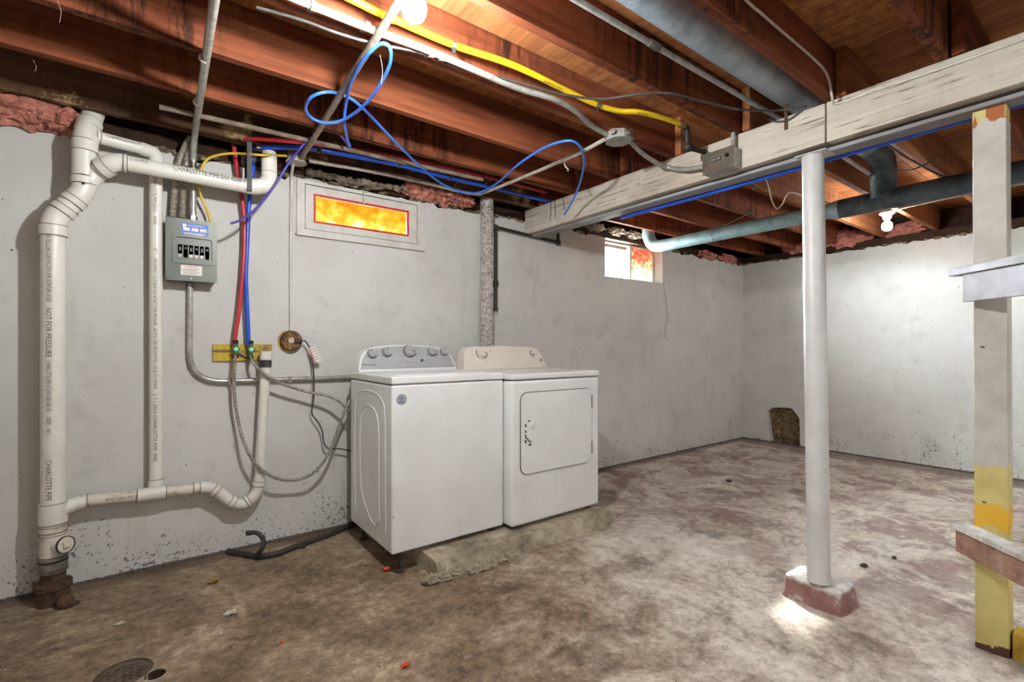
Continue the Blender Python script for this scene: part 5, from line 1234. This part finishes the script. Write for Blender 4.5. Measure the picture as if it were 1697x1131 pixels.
# mortar crumbs on the wall tops
m = MB()
for i in range(150):
    x = random.uniform(-.6, XR)
    if W2[0]-.06 < x < W2[1]+.06: continue
    m.lump((x, D+random.uniform(-.006, .03), HW+random.uniform(-.004, .012)), (random.uniform(.02, .09), .04, random.uniform(.012, .035)), .6, i, 3, 8, 5)
for i in range(90):
    y = random.uniform(-.6, D); m.lump((XR+random.uniform(-.006, .03), y, HW+random.uniform(-.004, .012)), (.04, random.uniform(.02, .09), random.uniform(.012, .03)), .6, i+300, 3, 8, 5)
o = m.build('mortar_crumbs', 'mortar'); o['kind'] = 'stuff'; tag(o, 'crumbling mortar and dirt along the tops of the white walls', 'mortar')
m = MB(); p = onY(610, 303, 3.105)
for i in range(14): m.lump(onY(515+i*13, 289+i*2.1, 3.10)+V((0, 0, random.uniform(-.01, .01))), (random.uniform(.06, .11), .05, random.uniform(.03, .055)), .6, i+50, 3, 12, 8)
tag(m.build('mortar_ledge', 'mortar'), 'lumpy old mortar ledge just above the orange window frame', 'mortar')

# ================================================================== FLOOR BITS
# drain cover
DC = thing('floor_drain', 'round rusty floor drain grate in the brown concrete', 'drain', (DR.x, DR.y, -.006))
polys = [circle(.083, 32)]
for i in range(-3, 4):
    for j in range(-3, 4):
        if math.hypot(i, j)*.021 < .062: polys.append([(i*.021+a, j*.021+b) for a, b in ((-.006, -.003), (.006, -.003), (.006, .003), (-.006, .003))])
m = MB(); m.holed(polys, (DR.x, DR.y, -.010), X, Y, Z, .006); m.build('grate', 'drain_iron', DC)
m = MB(); m.holed([circle(.085, 32), circle(.080, 32)], (DR.x, DR.y, -.012), X, Y, Z, .012); m.build('rim', 'drain_iron', DC)
m = MB(); m.lathe([(.0845, -.012), (.0845, -.075), (0, -.075)], (DR.x, DR.y, 0), Z, 28); m.build('drain_cup', 'dark_chip', DC)
m = MB(); m.lathe([(.0318, -.004), (.0318, -.078), (0, -.078)], (HO.x, HO.y, 0), Z, 16); tag(m.build('floor_hole', 'dark_chip'), 'small dark round hole in floor beside the drain grate', 'hole')
def chip(name, label, a, b, size, mat, flat=.5, seed=1):
    p = onZ(a, b, 0); m = MB(); m.lump(p+V((0, 0, size*flat*.36)), (size, size*.75, size*flat), .7, seed, 2.5, 12, 7)
    lo = min(q.z for q in m.v)
    for q in m.v: q.z -= lo
    tag(m.build(name, mat), label, 'debris')
chip('leaf_scrap', 'bright orange leaf scrap on floor beside the washer corner', 640, 947, .040, 'orange_leaf', .5, 1)
chip('leaf_scrap', 'orange leaf scrap alone on open floor away from the washer', 672, 1106, .028, 'orange_leaf', .5, 2)
chip('leaf_scrap', 'tiny rust coloured scrap on the floor between drain and washer', 467, 1066, .016, 'orange_leaf', .4, 3)
chip('leaf_scrap', 'dry yellow leaf on the floor near the wall', 353, 966, .055, 'dry_leaf', .3, 4)
chip('concrete_chip', 'pale crumbly concrete chip on brown floor', 381, 1019, .050, 'pale_chip', .25, 5)
chip('concrete_chip', 'small white chip on floor near the iron hub', 199, 1036, .030, 'pale_chip', .3, 6)
chip('floor_debris', 'dark flat scrap on the pale floor behind the white pole', 1432, 940, .045, 'dark_chip', .3, 7)
chip('floor_debris', 'dark curled chip on floor between pole and post', 1482, 927, .025, 'dark_chip', .5, 8)
chip('floor_debris', 'dark scrap on the floor before the broken wall hole', 1208, 799, .05, 'dark_chip', .3, 9)
chip('floor_debris', 'small brown stone on floor near the black hose', 500, 909, .050, 'dark_chip', .35, 10)
# cobweb strands
for (a, b, za), (c, d_, zb_), lab in (((95, 0, 2.26), (105, 95, 2.19), 'thin dusty cobweb strand below joist above drain stack'), ((630, 90, 2.24), (634, 190, 2.13), 'thin dusty cobweb strand hanging by the blue tube loop'), ((55, 100, 2.26), (51, 140, 2.22), 'short dusty cobweb strand at the left joists')):
    A_, B_ = onZ(a, b, za), onZ(a, b, za)+V((.005, 0, zb_-za)); tube_thing('cobweb_strand', lab, 'cobweb', [A_, (A_+B_)/2+V((.006, 0, 0)), B_], .0006, 'cobweb', 4)
# wire hooks nailed on the beam end
for k, (a, b, c) in enumerate(((913, 331, 365), (920, 330, 362), (934, 322, 348))):
    t0 = onX(a, b, XB0-.004); tube_thing('wire_hook', ('dark wire on beam face closest to the wall end of beam', 'slanting dark wire between two others on the beam face', 'short dark wire on beam face beside the blue tube end')[k], 'wire', [t0+V((.004, 0, .012)), t0+V((-.004, 0, 0)), onX(a, (b+c)/2, XB0-.006), onX(a+1.5*(k-1), c, XB0-.005)], .0022, 'black_iron', 6, 'wires hanging on the beam end')
